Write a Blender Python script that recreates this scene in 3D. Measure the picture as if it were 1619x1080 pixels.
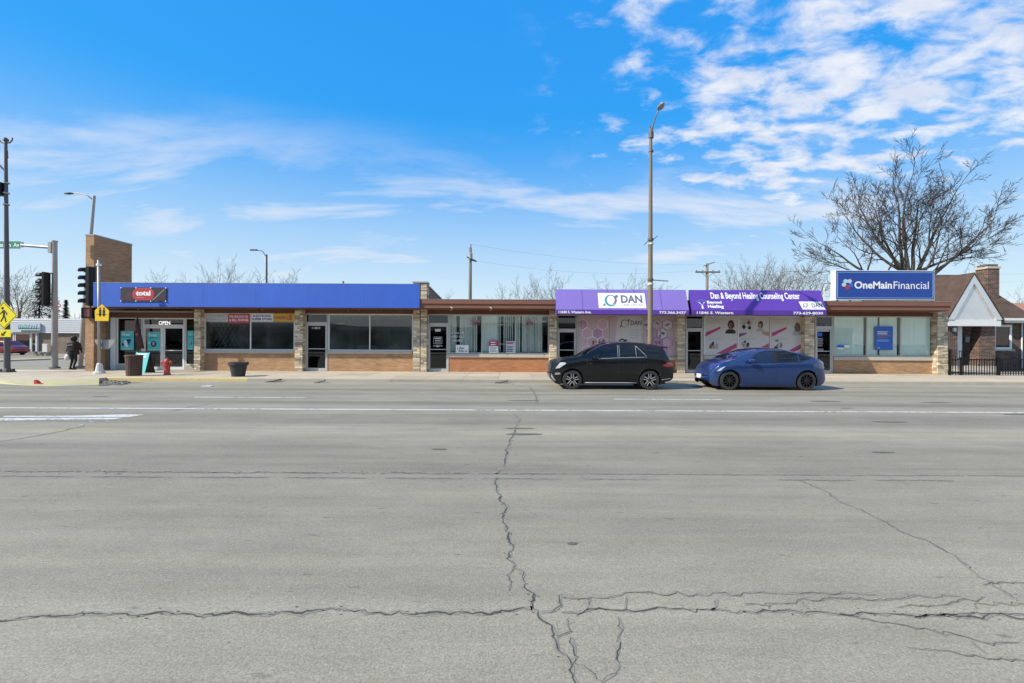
import bpy, bmesh, math, random
from mathutils import Vector, Matrix
R = math.radians
rnd = random.Random(7)
for o in list(bpy.data.objects): bpy.data.objects.remove(o)
scene = bpy.context.scene
COL = scene.collection

# ------------------------------------------------------------------ camera
EYE = 1.77; FOC = 705.0; CX = 809.5; HOR = 539.5; TILT = 0.0047
cam_d = bpy.data.cameras.new('camera'); cam = bpy.data.objects.new('camera', cam_d); COL.objects.link(cam)
cam_d.sensor_width = 36; cam_d.lens = FOC / 1619 * 36; cam_d.clip_end = 3000; cam_d.clip_start = 0.05
cam.matrix_world = Matrix.Translation((0, 0, EYE)) @ Matrix.Rotation(R(90), 4, 'X') @ Matrix.Rotation(TILT, 4, 'Z')
scene.camera = cam
# ------------------------------------------------------------------ light
SUN = Vector((2.36, 1.0, -2.0)).normalized()          # travel direction of the light
sun_d = bpy.data.lights.new('sun', 'SUN'); sun = bpy.data.objects.new('sun', sun_d); COL.objects.link(sun)
sun_d.energy = 3.5; sun_d.angle = R(0.53); sun_d.color = (1.0, 0.92, 0.78)
sun.rotation_euler = SUN.to_track_quat('-Z', 'Y').to_euler()
scene.view_settings.view_transform = 'Standard'; scene.view_settings.look = 'None'
scene.view_settings.exposure = 0.9; scene.view_settings.gamma = 1.0
scene.view_settings.use_curve_mapping = False
world = bpy.data.worlds.new('World'); scene.world = world; world.use_nodes = True
wn = world.node_tree.nodes; wl = world.node_tree.links; wn.clear()
def N(nodes, t, **kw):
    n = nodes.new(t)
    for k, v in kw.items():
        if k in n.inputs: n.inputs[k].default_value = v
        else: setattr(n, k, v)
    return n
def mth(nodes, links, op, a, b=None, c=None, clamp=False):
    n = nodes.new('ShaderNodeMath'); n.operation = op; n.use_clamp = clamp
    for i, v in enumerate((a, b, c)):
        if v is None: continue
        if isinstance(v, (int, float)): n.inputs[i].default_value = v
        else: links.new(v, n.inputs[i])
    return n.outputs[0]
def smooth(nodes, links, v, a, b):
    n = nodes.new('ShaderNodeMapRange'); n.interpolation_type = 'SMOOTHSTEP'
    links.new(v, n.inputs[0]); n.inputs[1].default_value = a; n.inputs[2].default_value = b
    return n.outputs[0]
LEVEL = 2.9
def build_sky():
    M = lambda op, a, b=None, c=None, clamp=False: mth(wn, wl, op, a, b, c, clamp)
    S = lambda v, a, b: smooth(wn, wl, v, a, b)
    sky = wn.new('ShaderNodeTexSky'); sky.sky_type = 'NISHITA'; sky.sun_disc = False
    sky.sun_elevation = math.asin(-SUN.z); sky.sun_rotation = math.atan2(-SUN.x, -SUN.y)
    sky.altitude = 200; sky.air_density = 1.0; sky.dust_density = 0.35; sky.ozone_density = 2.2
    # even out the physical sky's brightness range and deepen its blue, as the camera's processing did
    ssp = wn.new('ShaderNodeSeparateXYZ'); wl.new(sky.outputs[0], ssp.inputs[0]); hs = wn.new('ShaderNodeCombineXYZ')
    bl = M('MAXIMUM', ssp.outputs[2], 0.001); lev = M('MULTIPLY', M('POWER', bl, 0.12), LEVEL)
    for k, pw in ((0, 2.9), (1, 1.62)): wl.new(M('MULTIPLY', M('POWER', M('DIVIDE', ssp.outputs[k], bl), pw), lev), hs.inputs[k])
    wl.new(lev, hs.inputs[2])
    tc = wn.new('ShaderNodeTexCoord'); sp = wn.new('ShaderNodeSeparateXYZ'); wl.new(tc.outputs['Generated'], sp.inputs[0])
    x, y, z = sp.outputs
    den = M('ADD', M('MAXIMUM', z, 0.0), 0.24)
    cb = wn.new('ShaderNodeCombineXYZ'); wl.new(M('DIVIDE', x, den), cb.inputs[0]); wl.new(M('DIVIDE', y, den), cb.inputs[1])
    # broken altocumulus field towards the north-west (right of the street)
    def noise(scale, detail, rough, rot, sc, off, dist=0.0):
        mp = wn.new('ShaderNodeMapping'); mp.inputs['Rotation'].default_value = (0, 0, rot); mp.inputs['Scale'].default_value = sc
        mp.inputs['Location'].default_value = off; wl.new(cb.outputs[0], mp.inputs[0])
        n = wn.new('ShaderNodeTexNoise'); n.inputs['Scale'].default_value = scale; n.inputs['Detail'].default_value = detail
        n.inputs['Roughness'].default_value = rough; n.inputs['Distortion'].default_value = dist
        wl.new(mp.outputs[0], n.inputs['Vector']); return n.outputs['Fac']
    a = noise(8.8, 8, 0.56, R(24), (0.85, 1.3, 1), (3.1, 1.7, 0), 0.25)
    big = noise(1.9, 3, 0.5, 0, (1, 1, 1), (0.4, 2.2, 0))
    side = S(M('ADD', x, M('MULTIPLY', M('SUBTRACT', z, 0.3), 0.35)), -0.02, 0.52)
    lift = S(z, 0.16, 0.34)
    f1 = M('ADD', a, M('MULTIPLY', M('SUBTRACT', big, 0.5), 0.35))
    thr = M('SUBTRACT', 0.64, M('MULTIPLY', M('MULTIPLY', side, lift), 0.215))
    c1 = S(M('SUBTRACT', f1, thr), -0.07, 0.21)
    c1 = M('MULTIPLY', c1, S(x, -0.02, 0.22))
    # thin veils lower down
    b = noise(2.3, 7, 0.58, R(-14), (0.55, 1.35, 1), (1.3, 0.2, 0), 0.4)
    low = M('MULTIPLY', S(z, 0.03, 0.12), M('SUBTRACT', 1.0, S(z, 0.27, 0.45)))
    c2 = M('MULTIPLY', S(b, 0.35, 0.72), M('MULTIPLY', low, 0.85))
    haze = M('MULTIPLY', M('SUBTRACT', 1.0, S(z, -0.02, 0.46)), 0.82)
    c = M('MAXIMUM', M('MULTIPLY', c1, 0.9), M('MAXIMUM', c2, haze), clamp=True)
    tone = noise(8.5, 6, 0.6, R(24), (0.85, 1.3, 1), (3.17, 1.62, 0))
    cr = wn.new('ShaderNodeMix'); cr.data_type = 'RGBA'
    cr.inputs[6].default_value = (2.7, 2.88, 3.3, 1); cr.inputs[7].default_value = (3.35, 3.4, 3.55, 1)
    wl.new(M('ADD', M('MULTIPLY', S(tone, 0.36, 0.62), c1), M('MULTIPLY', M('SUBTRACT', 1.0, c1), 0.45)), cr.inputs[0])
    mx = wn.new('ShaderNodeMix'); mx.data_type = 'RGBA'
    wl.new(c, mx.inputs[0]); wl.new(hs.outputs[0], mx.inputs[6]); wl.new(cr.outputs[2], mx.inputs[7])
    bg = wn.new('ShaderNodeBackground'); bg.inputs[1].default_value = 0.148
    out = wn.new('ShaderNodeOutputWorld'); wl.new(mx.outputs[2], bg.inputs[0]); wl.new(bg.outputs[0], out.inputs[0])
build_sky()

# ------------------------------------------------------------------ survey helpers
def sx(px, d): return (px - CX) * d / FOC                            # metres across the street at distance d
def sz(px, py, d): return EYE - (py - TILT * (px - CX) - HOR) * d / FOC
def gd(px, py): return FOC * EYE / (py - TILT * (px - CX) - HOR)      # distance of a point on the road
def gp(px, py):
    d = gd(px, py); return (sx(px, d), d)

# ------------------------------------------------------------------ materials
MATS = {}
def mat(name, col, rough=0.8, metal=0.0, var=0.12, scale=4.0, bump=0.0, bscale=60.0, coat=0.0, emit=0.0, island=0.0, obj=0.0, spec=0.5, stretch=None):
    if name in MATS: return MATS[name]
    m = bpy.data.materials.new(name); m.use_nodes = True; MATS[name] = m
    nt = m.node_tree; n = nt.nodes; l = nt.links; p = n['Principled BSDF']
    p.inputs['Roughness'].default_value = rough; p.inputs['Metallic'].default_value = metal
    p.inputs['Specular IOR Level'].default_value = spec
    if coat: p.inputs['Coat Weight'].default_value = coat; p.inputs['Coat Roughness'].default_value = 0.03
    tc = n.new('ShaderNodeTexCoord'); vec = tc.outputs['Object']
    if stretch:
        mp = n.new('ShaderNodeMapping'); mp.inputs['Scale'].default_value = stretch; l.new(vec, mp.inputs[0]); vec = mp.outputs[0]
    no = N(n, 'ShaderNodeTexNoise', Scale=scale, Detail=6.0, Roughness=0.65); l.new(vec, no.inputs['Vector'])
    fac = mth(n, l, 'MULTIPLY_ADD', no.outputs['Fac'], 2 * var, 1 - var)
    if island:
        g = n.new('ShaderNodeNewGeometry'); fac = mth(n, l, 'MULTIPLY', fac, mth(n, l, 'MULTIPLY_ADD', g.outputs['Random Per Island'], 2 * island, 1 - island))
    if obj:
        g = n.new('ShaderNodeObjectInfo'); fac = mth(n, l, 'MULTIPLY', fac, mth(n, l, 'MULTIPLY_ADD', g.outputs['Random'], 2 * obj, 1 - obj))
    mx = N(n, 'ShaderNodeVectorMath', operation='SCALE'); mx.inputs[0].default_value = col[:3]; l.new(fac, mx.inputs['Scale'])
    l.new(mx.outputs[0], p.inputs['Base Color'])
    if bump:
        bn = N(n, 'ShaderNodeTexNoise', Scale=bscale, Detail=4.0); l.new(vec, bn.inputs['Vector'])
        b = N(n, 'ShaderNodeBump', Strength=bump, Distance=0.01); l.new(bn.outputs['Fac'], b.inputs['Height']); l.new(b.outputs[0], p.inputs['Normal'])
    if emit:
        l.new(mx.outputs[0], p.inputs['Emission Color']); p.inputs['Emission Strength'].default_value = emit
    return m
def flat(name, col, rough=0.6): return mat(name, col, rough, var=0.04, scale=3)
def brick_mat(name, c1, c2, mortar, w, h, ms=0.012, rot=(R(90), 0, 0), bump=0.5, swap=False):
    m = bpy.data.materials.new(name); m.use_nodes = True; MATS[name] = m
    n = m.node_tree.nodes; l = m.node_tree.links; p = n['Principled BSDF']; p.inputs['Roughness'].default_value = 0.88
    tc = n.new('ShaderNodeTexCoord'); sp = n.new('ShaderNodeSeparateXYZ'); l.new(tc.outputs['Object'], sp.inputs[0])
    cb = n.new('ShaderNodeCombineXYZ')
    l.new(mth(n, l, 'ADD', sp.outputs[0], sp.outputs[1]), cb.inputs[0]); l.new(sp.outputs[2], cb.inputs[1])
    b = n.new('ShaderNodeTexBrick'); l.new(cb.outputs[0], b.inputs['Vector'])
    b.inputs['Color1'].default_value = (*c1, 1); b.inputs['Color2'].default_value = (*c2, 1); b.inputs['Mortar'].default_value = (*mortar, 1)
    b.inputs['Scale'].default_value = 1.0; b.inputs['Mortar Size'].default_value = ms; b.inputs['Mortar Smooth'].default_value = 0.2
    b.inputs['Brick Width'].default_value = w; b.inputs['Row Height'].default_value = h; b.inputs['Bias'].default_value = -0.1
    no = N(n, 'ShaderNodeTexNoise', Scale=1.7, Detail=5.0); l.new(tc.outputs['Object'], no.inputs['Vector'])
    no2 = N(n, 'ShaderNodeTexNoise', Scale=1.0, Detail=4.0); mp = n.new('ShaderNodeMapping'); mp.inputs['Scale'].default_value = (2.2, 2.2, 16)
    l.new(tc.outputs['Object'], mp.inputs[0]); l.new(mp.outputs[0], no2.inputs['Vector'])
    f = mth(n, l, 'MULTIPLY', mth(n, l, 'MULTIPLY_ADD', no.outputs['Fac'], 0.6, 0.7), mth(n, l, 'MULTIPLY_ADD', no2.outputs['Fac'], 0.9, 0.55))
    v = N(n, 'ShaderNodeVectorMath', operation='SCALE'); l.new(b.outputs['Color'], v.inputs[0]); l.new(f, v.inputs['Scale'])
    l.new(v.outputs[0], p.inputs['Base Color'])
    bp = N(n, 'ShaderNodeBump', Strength=bump, Distance=0.01); l.new(mth(n, l, 'SUBTRACT', 1.0, b.outputs['Fac']), bp.inputs['Height']); l.new(bp.outputs[0], p.inputs['Normal'])
    return m
def glass_mat(name, tint=(0.75, 0.8, 0.8), refl=1.0, dirt=0.0, dirtcol=(0.35, 0.37, 0.36)):
    m = bpy.data.materials.new(name); m.use_nodes = True; MATS[name] = m
    n = m.node_tree.nodes; l = m.node_tree.links; n.remove(n['Principled BSDF']); out = n['Material Output']
    tr = n.new('ShaderNodeBsdfTransparent'); tr.inputs[0].default_value = (*tint, 1)
    gl = n.new('ShaderNodeBsdfGlossy'); gl.inputs['Roughness'].default_value = 0.015; gl.inputs[0].default_value = (0.95, 0.97, 1, 1)
    fr = n.new('ShaderNodeLayerWeight'); fr.inputs[0].default_value = 0.5; sch = mth(n, l, 'MULTIPLY_ADD', mth(n, l, 'POWER', fr.outputs['Facing'], 5.0), 0.95, 0.045)
    mx = n.new('ShaderNodeMixShader'); l.new(mth(n, l, 'MULTIPLY', sch, 1.3 * refl, clamp=True), mx.inputs[0])
    l.new(tr.outputs[0], mx.inputs[1]); l.new(gl.outputs[0], mx.inputs[2]); last = mx.outputs[0]
    if dirt:
        df = n.new('ShaderNodeBsdfDiffuse'); df.inputs[0].default_value = (*dirtcol, 1)
        tc = n.new('ShaderNodeTexCoord'); no = N(n, 'ShaderNodeTexNoise', Scale=0.45, Detail=5.0, Roughness=0.6, Distortion=0.3); l.new(tc.outputs['Object'], no.inputs['Vector'])
        sp = n.new('ShaderNodeSeparateXYZ'); l.new(tc.outputs['Object'], sp.inputs[0])
        hi = smooth(n, l, sp.outputs[2], 2.55, 3.15)        # paler and more opaque towards the head of the pane
        m2 = n.new('ShaderNodeMixShader')
        l.new(mth(n, l, 'ADD', mth(n, l, 'MULTIPLY', smooth(n, l, no.outputs['Fac'], 0.35, 0.75), dirt), mth(n, l, 'MULTIPLY', hi, 0.42), clamp=True), m2.inputs[0])
        l.new(last, m2.inputs[1]); l.new(df.outputs[0], m2.inputs[2]); last = m2.outputs[0]
    l.new(last, out.inputs[0]); return m

def road_mat():
    m = bpy.data.materials.new('asphalt'); m.use_nodes = True; MATS['asphalt'] = m
    n = m.node_tree.nodes; l = m.node_tree.links; p = n['Principled BSDF']; p.inputs['Roughness'].default_value = 0.9; p.inputs['Specular IOR Level'].default_value = 0.25
    tc = n.new('ShaderNodeTexCoord'); O = tc.outputs['Object']
    def nz(scale, det, ro, sc=(1, 1, 1), loc=(0, 0, 0)):
        mp = n.new('ShaderNodeMapping'); mp.inputs['Scale'].default_value = sc; mp.inputs['Location'].default_value = loc; l.new(O, mp.inputs[0])
        t = N(n, 'ShaderNodeTexNoise', Scale=scale, Detail=det, Roughness=ro); l.new(mp.outputs[0], t.inputs['Vector']); return t.outputs['Fac']
    M = lambda op, a, b=None, c=None, clamp=False: mth(n, l, op, a, b, c, clamp)
    fine = nz(70, 4, 0.8); mid = nz(22, 4, 0.7); blot = nz(0.7, 5, 0.6, (0.5, 1.3, 1)); streak = nz(1.1, 4, 0.6, (0.05, 2.4, 1)); pits = nz(7.5, 3, 0.5, (0.55, 1.6, 1), (4, 2, 0))
    f = M('MULTIPLY_ADD', M('SUBTRACT', fine, 0.5), 2.1, 1.0)
    f = M('MULTIPLY', f, M('MULTIPLY_ADD', M('SUBTRACT', mid, 0.5), 0.6, 1.0))
    f = M('MULTIPLY', f, M('MULTIPLY_ADD', M('SUBTRACT', blot, 0.5), 0.62, 1.0))
    f = M('MULTIPLY', f, M('MULTIPLY_ADD', M('SUBTRACT', streak, 0.5), 0.6, 1.0))
    f = M('MULTIPLY', f, M('MULTIPLY_ADD', M('SUBTRACT', nz(3.1, 5, 0.65, (0.6, 1.4, 1), (9, 1, 0)), 0.5), 0.34, 1.0))
    f = M('MULTIPLY', f, M('SUBTRACT', 1.0, M('MULTIPLY', smooth(n, l, pits, 0.66, 0.76), 0.38)))
    sp = n.new('ShaderNodeSeparateXYZ'); l.new(O, sp.inputs[0]); yy = sp.outputs[1]
    def band(c, w, amt):                                     # tyre-polished and oil-darkened strips along the lanes
        d = M('ABSOLUTE', M('SUBTRACT', M('ADD', yy, M('MULTIPLY', M('SUBTRACT', streak, 0.5), 0.25)), c))
        return M('SUBTRACT', 1.0, M('MULTIPLY', M('SUBTRACT', 1.0, smooth(n, l, d, w * 0.4, w)), amt))
    for c, w, a in ((16.1, 0.5, 0.2), (14.9, 0.45, 0.13), (12.75, 0.55, 0.22), (10.2, 1.0, 0.17), (6.9, 1.3, 0.12), (5.9, 0.35, 0.08), (4.5, 0.9, 0.06), (2.8, 0.7, -0.06), (8.8, 0.55, -0.13)):
        f = M('MULTIPLY', f, band(c, w, a))
    v = N(n, 'ShaderNodeVectorMath', operation='SCALE'); v.inputs[0].default_value = (0.262, 0.238, 0.186); l.new(f, v.inputs['Scale'])
    # worn yellow median paint
    yl = n.new('ShaderNodeMix'); yl.data_type = 'RGBA'; l.new(v.outputs[0], yl.inputs[6]); yl.inputs[7].default_value = (0.33, 0.28, 0.17, 1)
    d = M('ABSOLUTE', M('SUBTRACT', yy, 8.72)); msk = M('MULTIPLY', M('SUBTRACT', 1.0, smooth(n, l, d, 0.14, 0.34)), smooth(n, l, nz(2.2, 6, 0.7, (0.25, 1, 1), (1, 5, 0)), 0.42, 0.72))
    l.new(M('MULTIPLY', msk, 0.8), yl.inputs[0]); l.new(yl.outputs[2], p.inputs['Base Color'])
    b = N(n, 'ShaderNodeBump', Strength=0.55, Distance=0.006); l.new(M('ADD', fine, M('MULTIPLY', mid, 0.7)), b.inputs['Height']); l.new(b.outputs[0], p.inputs['Normal'])
    return m
road_mat()
def paint_mat(name, col, cover, under=(0.2, 0.195, 0.18)):
    m = bpy.data.materials.new(name); m.use_nodes = True; MATS[name] = m
    n = m.node_tree.nodes; l = m.node_tree.links; p = n['Principled BSDF']; p.inputs['Roughness'].default_value = 0.75
    tc = n.new('ShaderNodeTexCoord')
    a = N(n, 'ShaderNodeTexNoise', Scale=9.0, Detail=7.0, Roughness=0.75); l.new(tc.outputs['Object'], a.inputs['Vector'])
    b = N(n, 'ShaderNodeTexNoise', Scale=0.8, Detail=3.0); l.new(tc.outputs['Object'], b.inputs['Vector'])
    s = mth(n, l, 'ADD', a.outputs['Fac'], mth(n, l, 'MULTIPLY', mth(n, l, 'SUBTRACT', b.outputs['Fac'], 0.5), 0.5))
    mx = n.new('ShaderNodeMix'); mx.data_type = 'RGBA'; mx.inputs[6].default_value = (*col, 1); mx.inputs[7].default_value = (*under, 1)
    l.new(smooth(n, l, s, cover, cover + 0.12), mx.inputs[0]); l.new(mx.outputs[2], p.inputs['Base Color']); return m
paint_mat('line_paint', (0.56, 0.56, 0.53), 0.50); paint_mat('worn_line_paint', (0.5, 0.5, 0.48), 0.47)
paint_mat('yellow_curb', (0.52, 0.40, 0.17), 0.56, (0.33, 0.30, 0.24)); paint_mat('yellow_ramp', (0.45, 0.40, 0.20), 0.50, (0.34, 0.32, 0.26))
mat('concrete', (0.44, 0.37, 0.275), 0.9, var=0.26, scale=1.8, bump=0.25, obj=0.13)
mat('gutter', (0.28, 0.252, 0.2), 0.9, var=0.22, scale=1.6, bump=0.25, stretch=(0.4, 1.6, 1), obj=0.05)
mat('curb', (0.35, 0.31, 0.24), 0.9, var=0.2, scale=2.5, bump=0.25, obj=0.08)
mat('crack', (0.06, 0.056, 0.05), 1.0, var=0.4, scale=30)
mat('crack_edge', (0.222, 0.207, 0.17), 1.0, var=0.5, scale=25)
mat('crack_fine', (0.11, 0.105, 0.092), 1.0, var=0.4, scale=30)
mat('stone', (0.54, 0.445, 0.315), 0.9, var=0.25, scale=9, bump=0.5, bscale=40, island=0.5)
mat('mortar', (0.27, 0.24, 0.2), 0.95)
brick_mat('tan_brick', (0.45, 0.25, 0.12), (0.33, 0.18, 0.09), (0.36, 0.26, 0.17), 0.30, 0.058, 0.007)
brick_mat('orange_brick', (0.46, 0.19, 0.08), (0.40, 0.15, 0.06), (0.36, 0.2, 0.11), 0.30, 0.058, 0.006)
brick_mat('house_brick', (0.035, 0.02, 0.016), (0.17, 0.075, 0.05), (0.26, 0.23, 0.2), 0.24, 0.085, 0.008)
brick_mat('far_brick', (0.22, 0.16, 0.11), (0.17, 0.12, 0.09), (0.22, 0.19, 0.15), 0.25, 0.08, 0.01)
mat('brown_paint', (0.20, 0.085, 0.055), 0.65, var=0.14, scale=1.5)
mat('soffit', (0.13, 0.055, 0.032), 0.8, var=0.3, scale=2.5)
mat('blue_panel', (0.03, 0.11, 0.50), 0.5, var=0.17, scale=1.1, obj=0.04, stretch=(1.5, 1, 0.3))
mat('purple_light', (0.205, 0.145, 0.47), 0.6, var=0.14, scale=0.9, stretch=(1, 1, .5))
mat('purple', (0.10, 0.038, 0.34), 0.6, var=0.14, scale=0.9, stretch=(1, 1, .5))
mat('purple_dark', (0.085, 0.03, 0.28), 0.6, var=0.07, scale=1.2)
mat('aluminium', (0.50, 0.49, 0.46), 0.45, 0.25, var=0.1)
mat('white_frame', (0.70, 0.70, 0.67), 0.5, var=0.08)
mat('sill_stone', (0.46, 0.42, 0.35), 0.85, var=0.15, scale=5)
glass_mat('glass', (0.93, 0.97, 0.95), 0.7); glass_mat('dark_glass', (0.3, 0.33, 0.33), 1.0); glass_mat('dirty_glass', (0.6, 0.64, 0.63), 1.0, 0.14, (0.36, 0.40, 0.39))
glass_mat('car_glass', (0.12, 0.14, 0.15), 1.0); glass_mat('clear_car_glass', (0.6, 0.65, 0.65), 0.5)
flat('black', (0.012, 0.012, 0.013), 0.5); flat('white', (0.78, 0.78, 0.77)); flat('offwhite', (0.6, 0.59, 0.56)); flat('room', (0.16, 0.155, 0.145), 0.9); flat('room_light', (0.3, 0.29, 0.27), 0.9)
flat('blind', (0.80, 0.86, 0.80), 0.7); flat('blind_grey', (0.76, 0.77, 0.75), 0.7)
flat('teal', (0.09, 0.50, 0.49)); flat('navy', (0.012, 0.025, 0.11)); flat('red', (0.42, 0.025, 0.03)); flat('sign_blue', (0.012, 0.05, 0.27), 0.4); flat('pale_blue', (0.30, 0.60, 0.74))
flat('sign_green', (0.0, 0.22, 0.13)); flat('sign_yellow', (0.80, 0.52, 0.015), 0.45); flat('lime_yellow', (0.80, 0.66, 0.02), 0.45); flat('poster_blue', (0.03, 0.12, 0.48)); flat('magenta', (0.42, 0.05, 0.17)); flat('pink_pale', (0.52, 0.36, 0.44))
flat('lilac', (0.42, 0.25, 0.40)); flat('plum', (0.17, 0.06, 0.16)); flat('skin_brown', (0.20, 0.095, 0.055)); flat('skin_tan', (0.42, 0.25, 0.17)); flat('hair_dark', (0.02, 0.014, 0.012)); flat('hair_brown', (0.16, 0.11, 0.08)); flat('print_grey', (0.36, 0.36, 0.38)); flat('print_white', (0.54, 0.53, 0.52)); flat('print_rose', (0.50, 0.37, 0.40)); flat('ochre', (0.62, 0.38, 0.05)); flat('letter_grey', (0.13, 0.13, 0.19)); flat('logo_teal', (0.06, 0.28, 0.33)); flat('charcoal', (0.02, 0.014, 0.027)); flat('trim_silver', (0.36, 0.37, 0.39), 0.4); mat('lit_white', (0.8, 0.8, 0.78), 0.5, emit=0.7); flat('rose_sign', (0.45, 0.05, 0.09))
mat('galvanised', (0.33, 0.33, 0.32), 0.5, 0.5, var=0.2, scale=3); mat('dark_pole', (0.10, 0.095, 0.105), 0.6, 0.3, var=0.25, scale=3)
mat('lamp_pole', (0.19, 0.15, 0.10), 0.7, 0.1, var=0.2, scale=2); mat('wood_pole', (0.17, 0.15, 0.125), 0.9, var=0.2, scale=5, stretch=(1, 1, 0.1))
mat('hydrant_red', (0.40, 0.055, 0.045), 0.55, var=0.15, scale=9); mat('bin_brown', (0.105, 0.06, 0.043), 0.75, var=0.25, scale=6)
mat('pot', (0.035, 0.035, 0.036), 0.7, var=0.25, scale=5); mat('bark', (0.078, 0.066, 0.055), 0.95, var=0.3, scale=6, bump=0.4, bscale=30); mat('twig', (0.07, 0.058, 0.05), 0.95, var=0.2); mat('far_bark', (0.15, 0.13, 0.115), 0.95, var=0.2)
mat('needles', (0.028, 0.045, 0.028), 0.8, var=0.3, island=0.4); mat('shingles', (0.075, 0.047, 0.034), 0.95, var=0.8, scale=1.3, bump=0.8, bscale=9, stretch=(1, 2, 2)); mat('metal_clad', (0.66, 0.67, 0.68), 0.26, 0.6, var=0.15, scale=2, bump=1.0, bscale=1.6)  # shingles: coarse colour mottling stands in for tree shadows on the roof
mat('grass', (0.10, 0.095, 0.04), 1.0, var=0.4, scale=8, bump=0.8, bscale=60); mat('earth', (0.17, 0.16, 0.14), 1.0, var=0.2, scale=0.2)
mat('suv_paint', (0.004, 0.0045, 0.006), 0.22, 0.0, var=0.1, coat=0.5, spec=0.3); mat('blue_paint', (0.010, 0.040, 0.145), 0.22, 0.3, var=0.05, coat=0.8); mat('red_paint', (0.22, 0.012, 0.02), 0.3, 0.3, coat=0.8); mat('grey_paint', (0.04, 0.04, 0.045), 0.3, 0.4, coat=0.8)
mat('tyre', (0.028, 0.027, 0.026), 0.85, var=0.25, scale=12); mat('chrome', (0.62, 0.63, 0.65), 0.18, 0.9, var=0.03); mat('dark_rim', (0.03, 0.03, 0.031), 0.35, 0.6); mat('plastic_black', (0.018, 0.018, 0.018), 0.6)
mat('taillight', (0.35, 0.008, 0.02), 0.12, coat=1.0); mat('headlight', (0.62, 0.64, 0.66), 0.08, 0.35, coat=1.0); mat('roof_gravel', (0.3, 0.29, 0.27), 0.95, var=0.2, scale=20)
mat('signal_black', (0.006, 0.006, 0.0065), 0.5, spec=0.3); mat('pale_siding', (0.50, 0.52, 0.54), 0.7, var=0.08); mat('paving_dark', (0.10, 0.095, 0.085), 0.95, var=0.4, scale=10, bump=0.6)
mat('coat_black', (0.012, 0.012, 0.013), 0.75, bump=0.4, bscale=12); mat('trousers', (0.018, 0.017, 0.017), 0.9); mat('bag_white', (0.55, 0.52, 0.54), 0.7); mat('lens_red', (0.20, 0.05, 0.045), 0.4); mat('rubble', (0.25, 0.22, 0.18), 0.95, var=0.3, island=0.3)
flat('flag_wine', (0.06, 0.02, 0.035)); flat('terra', (0.35, 0.16, 0.1))
def Mx(m): return MATS[m]
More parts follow.
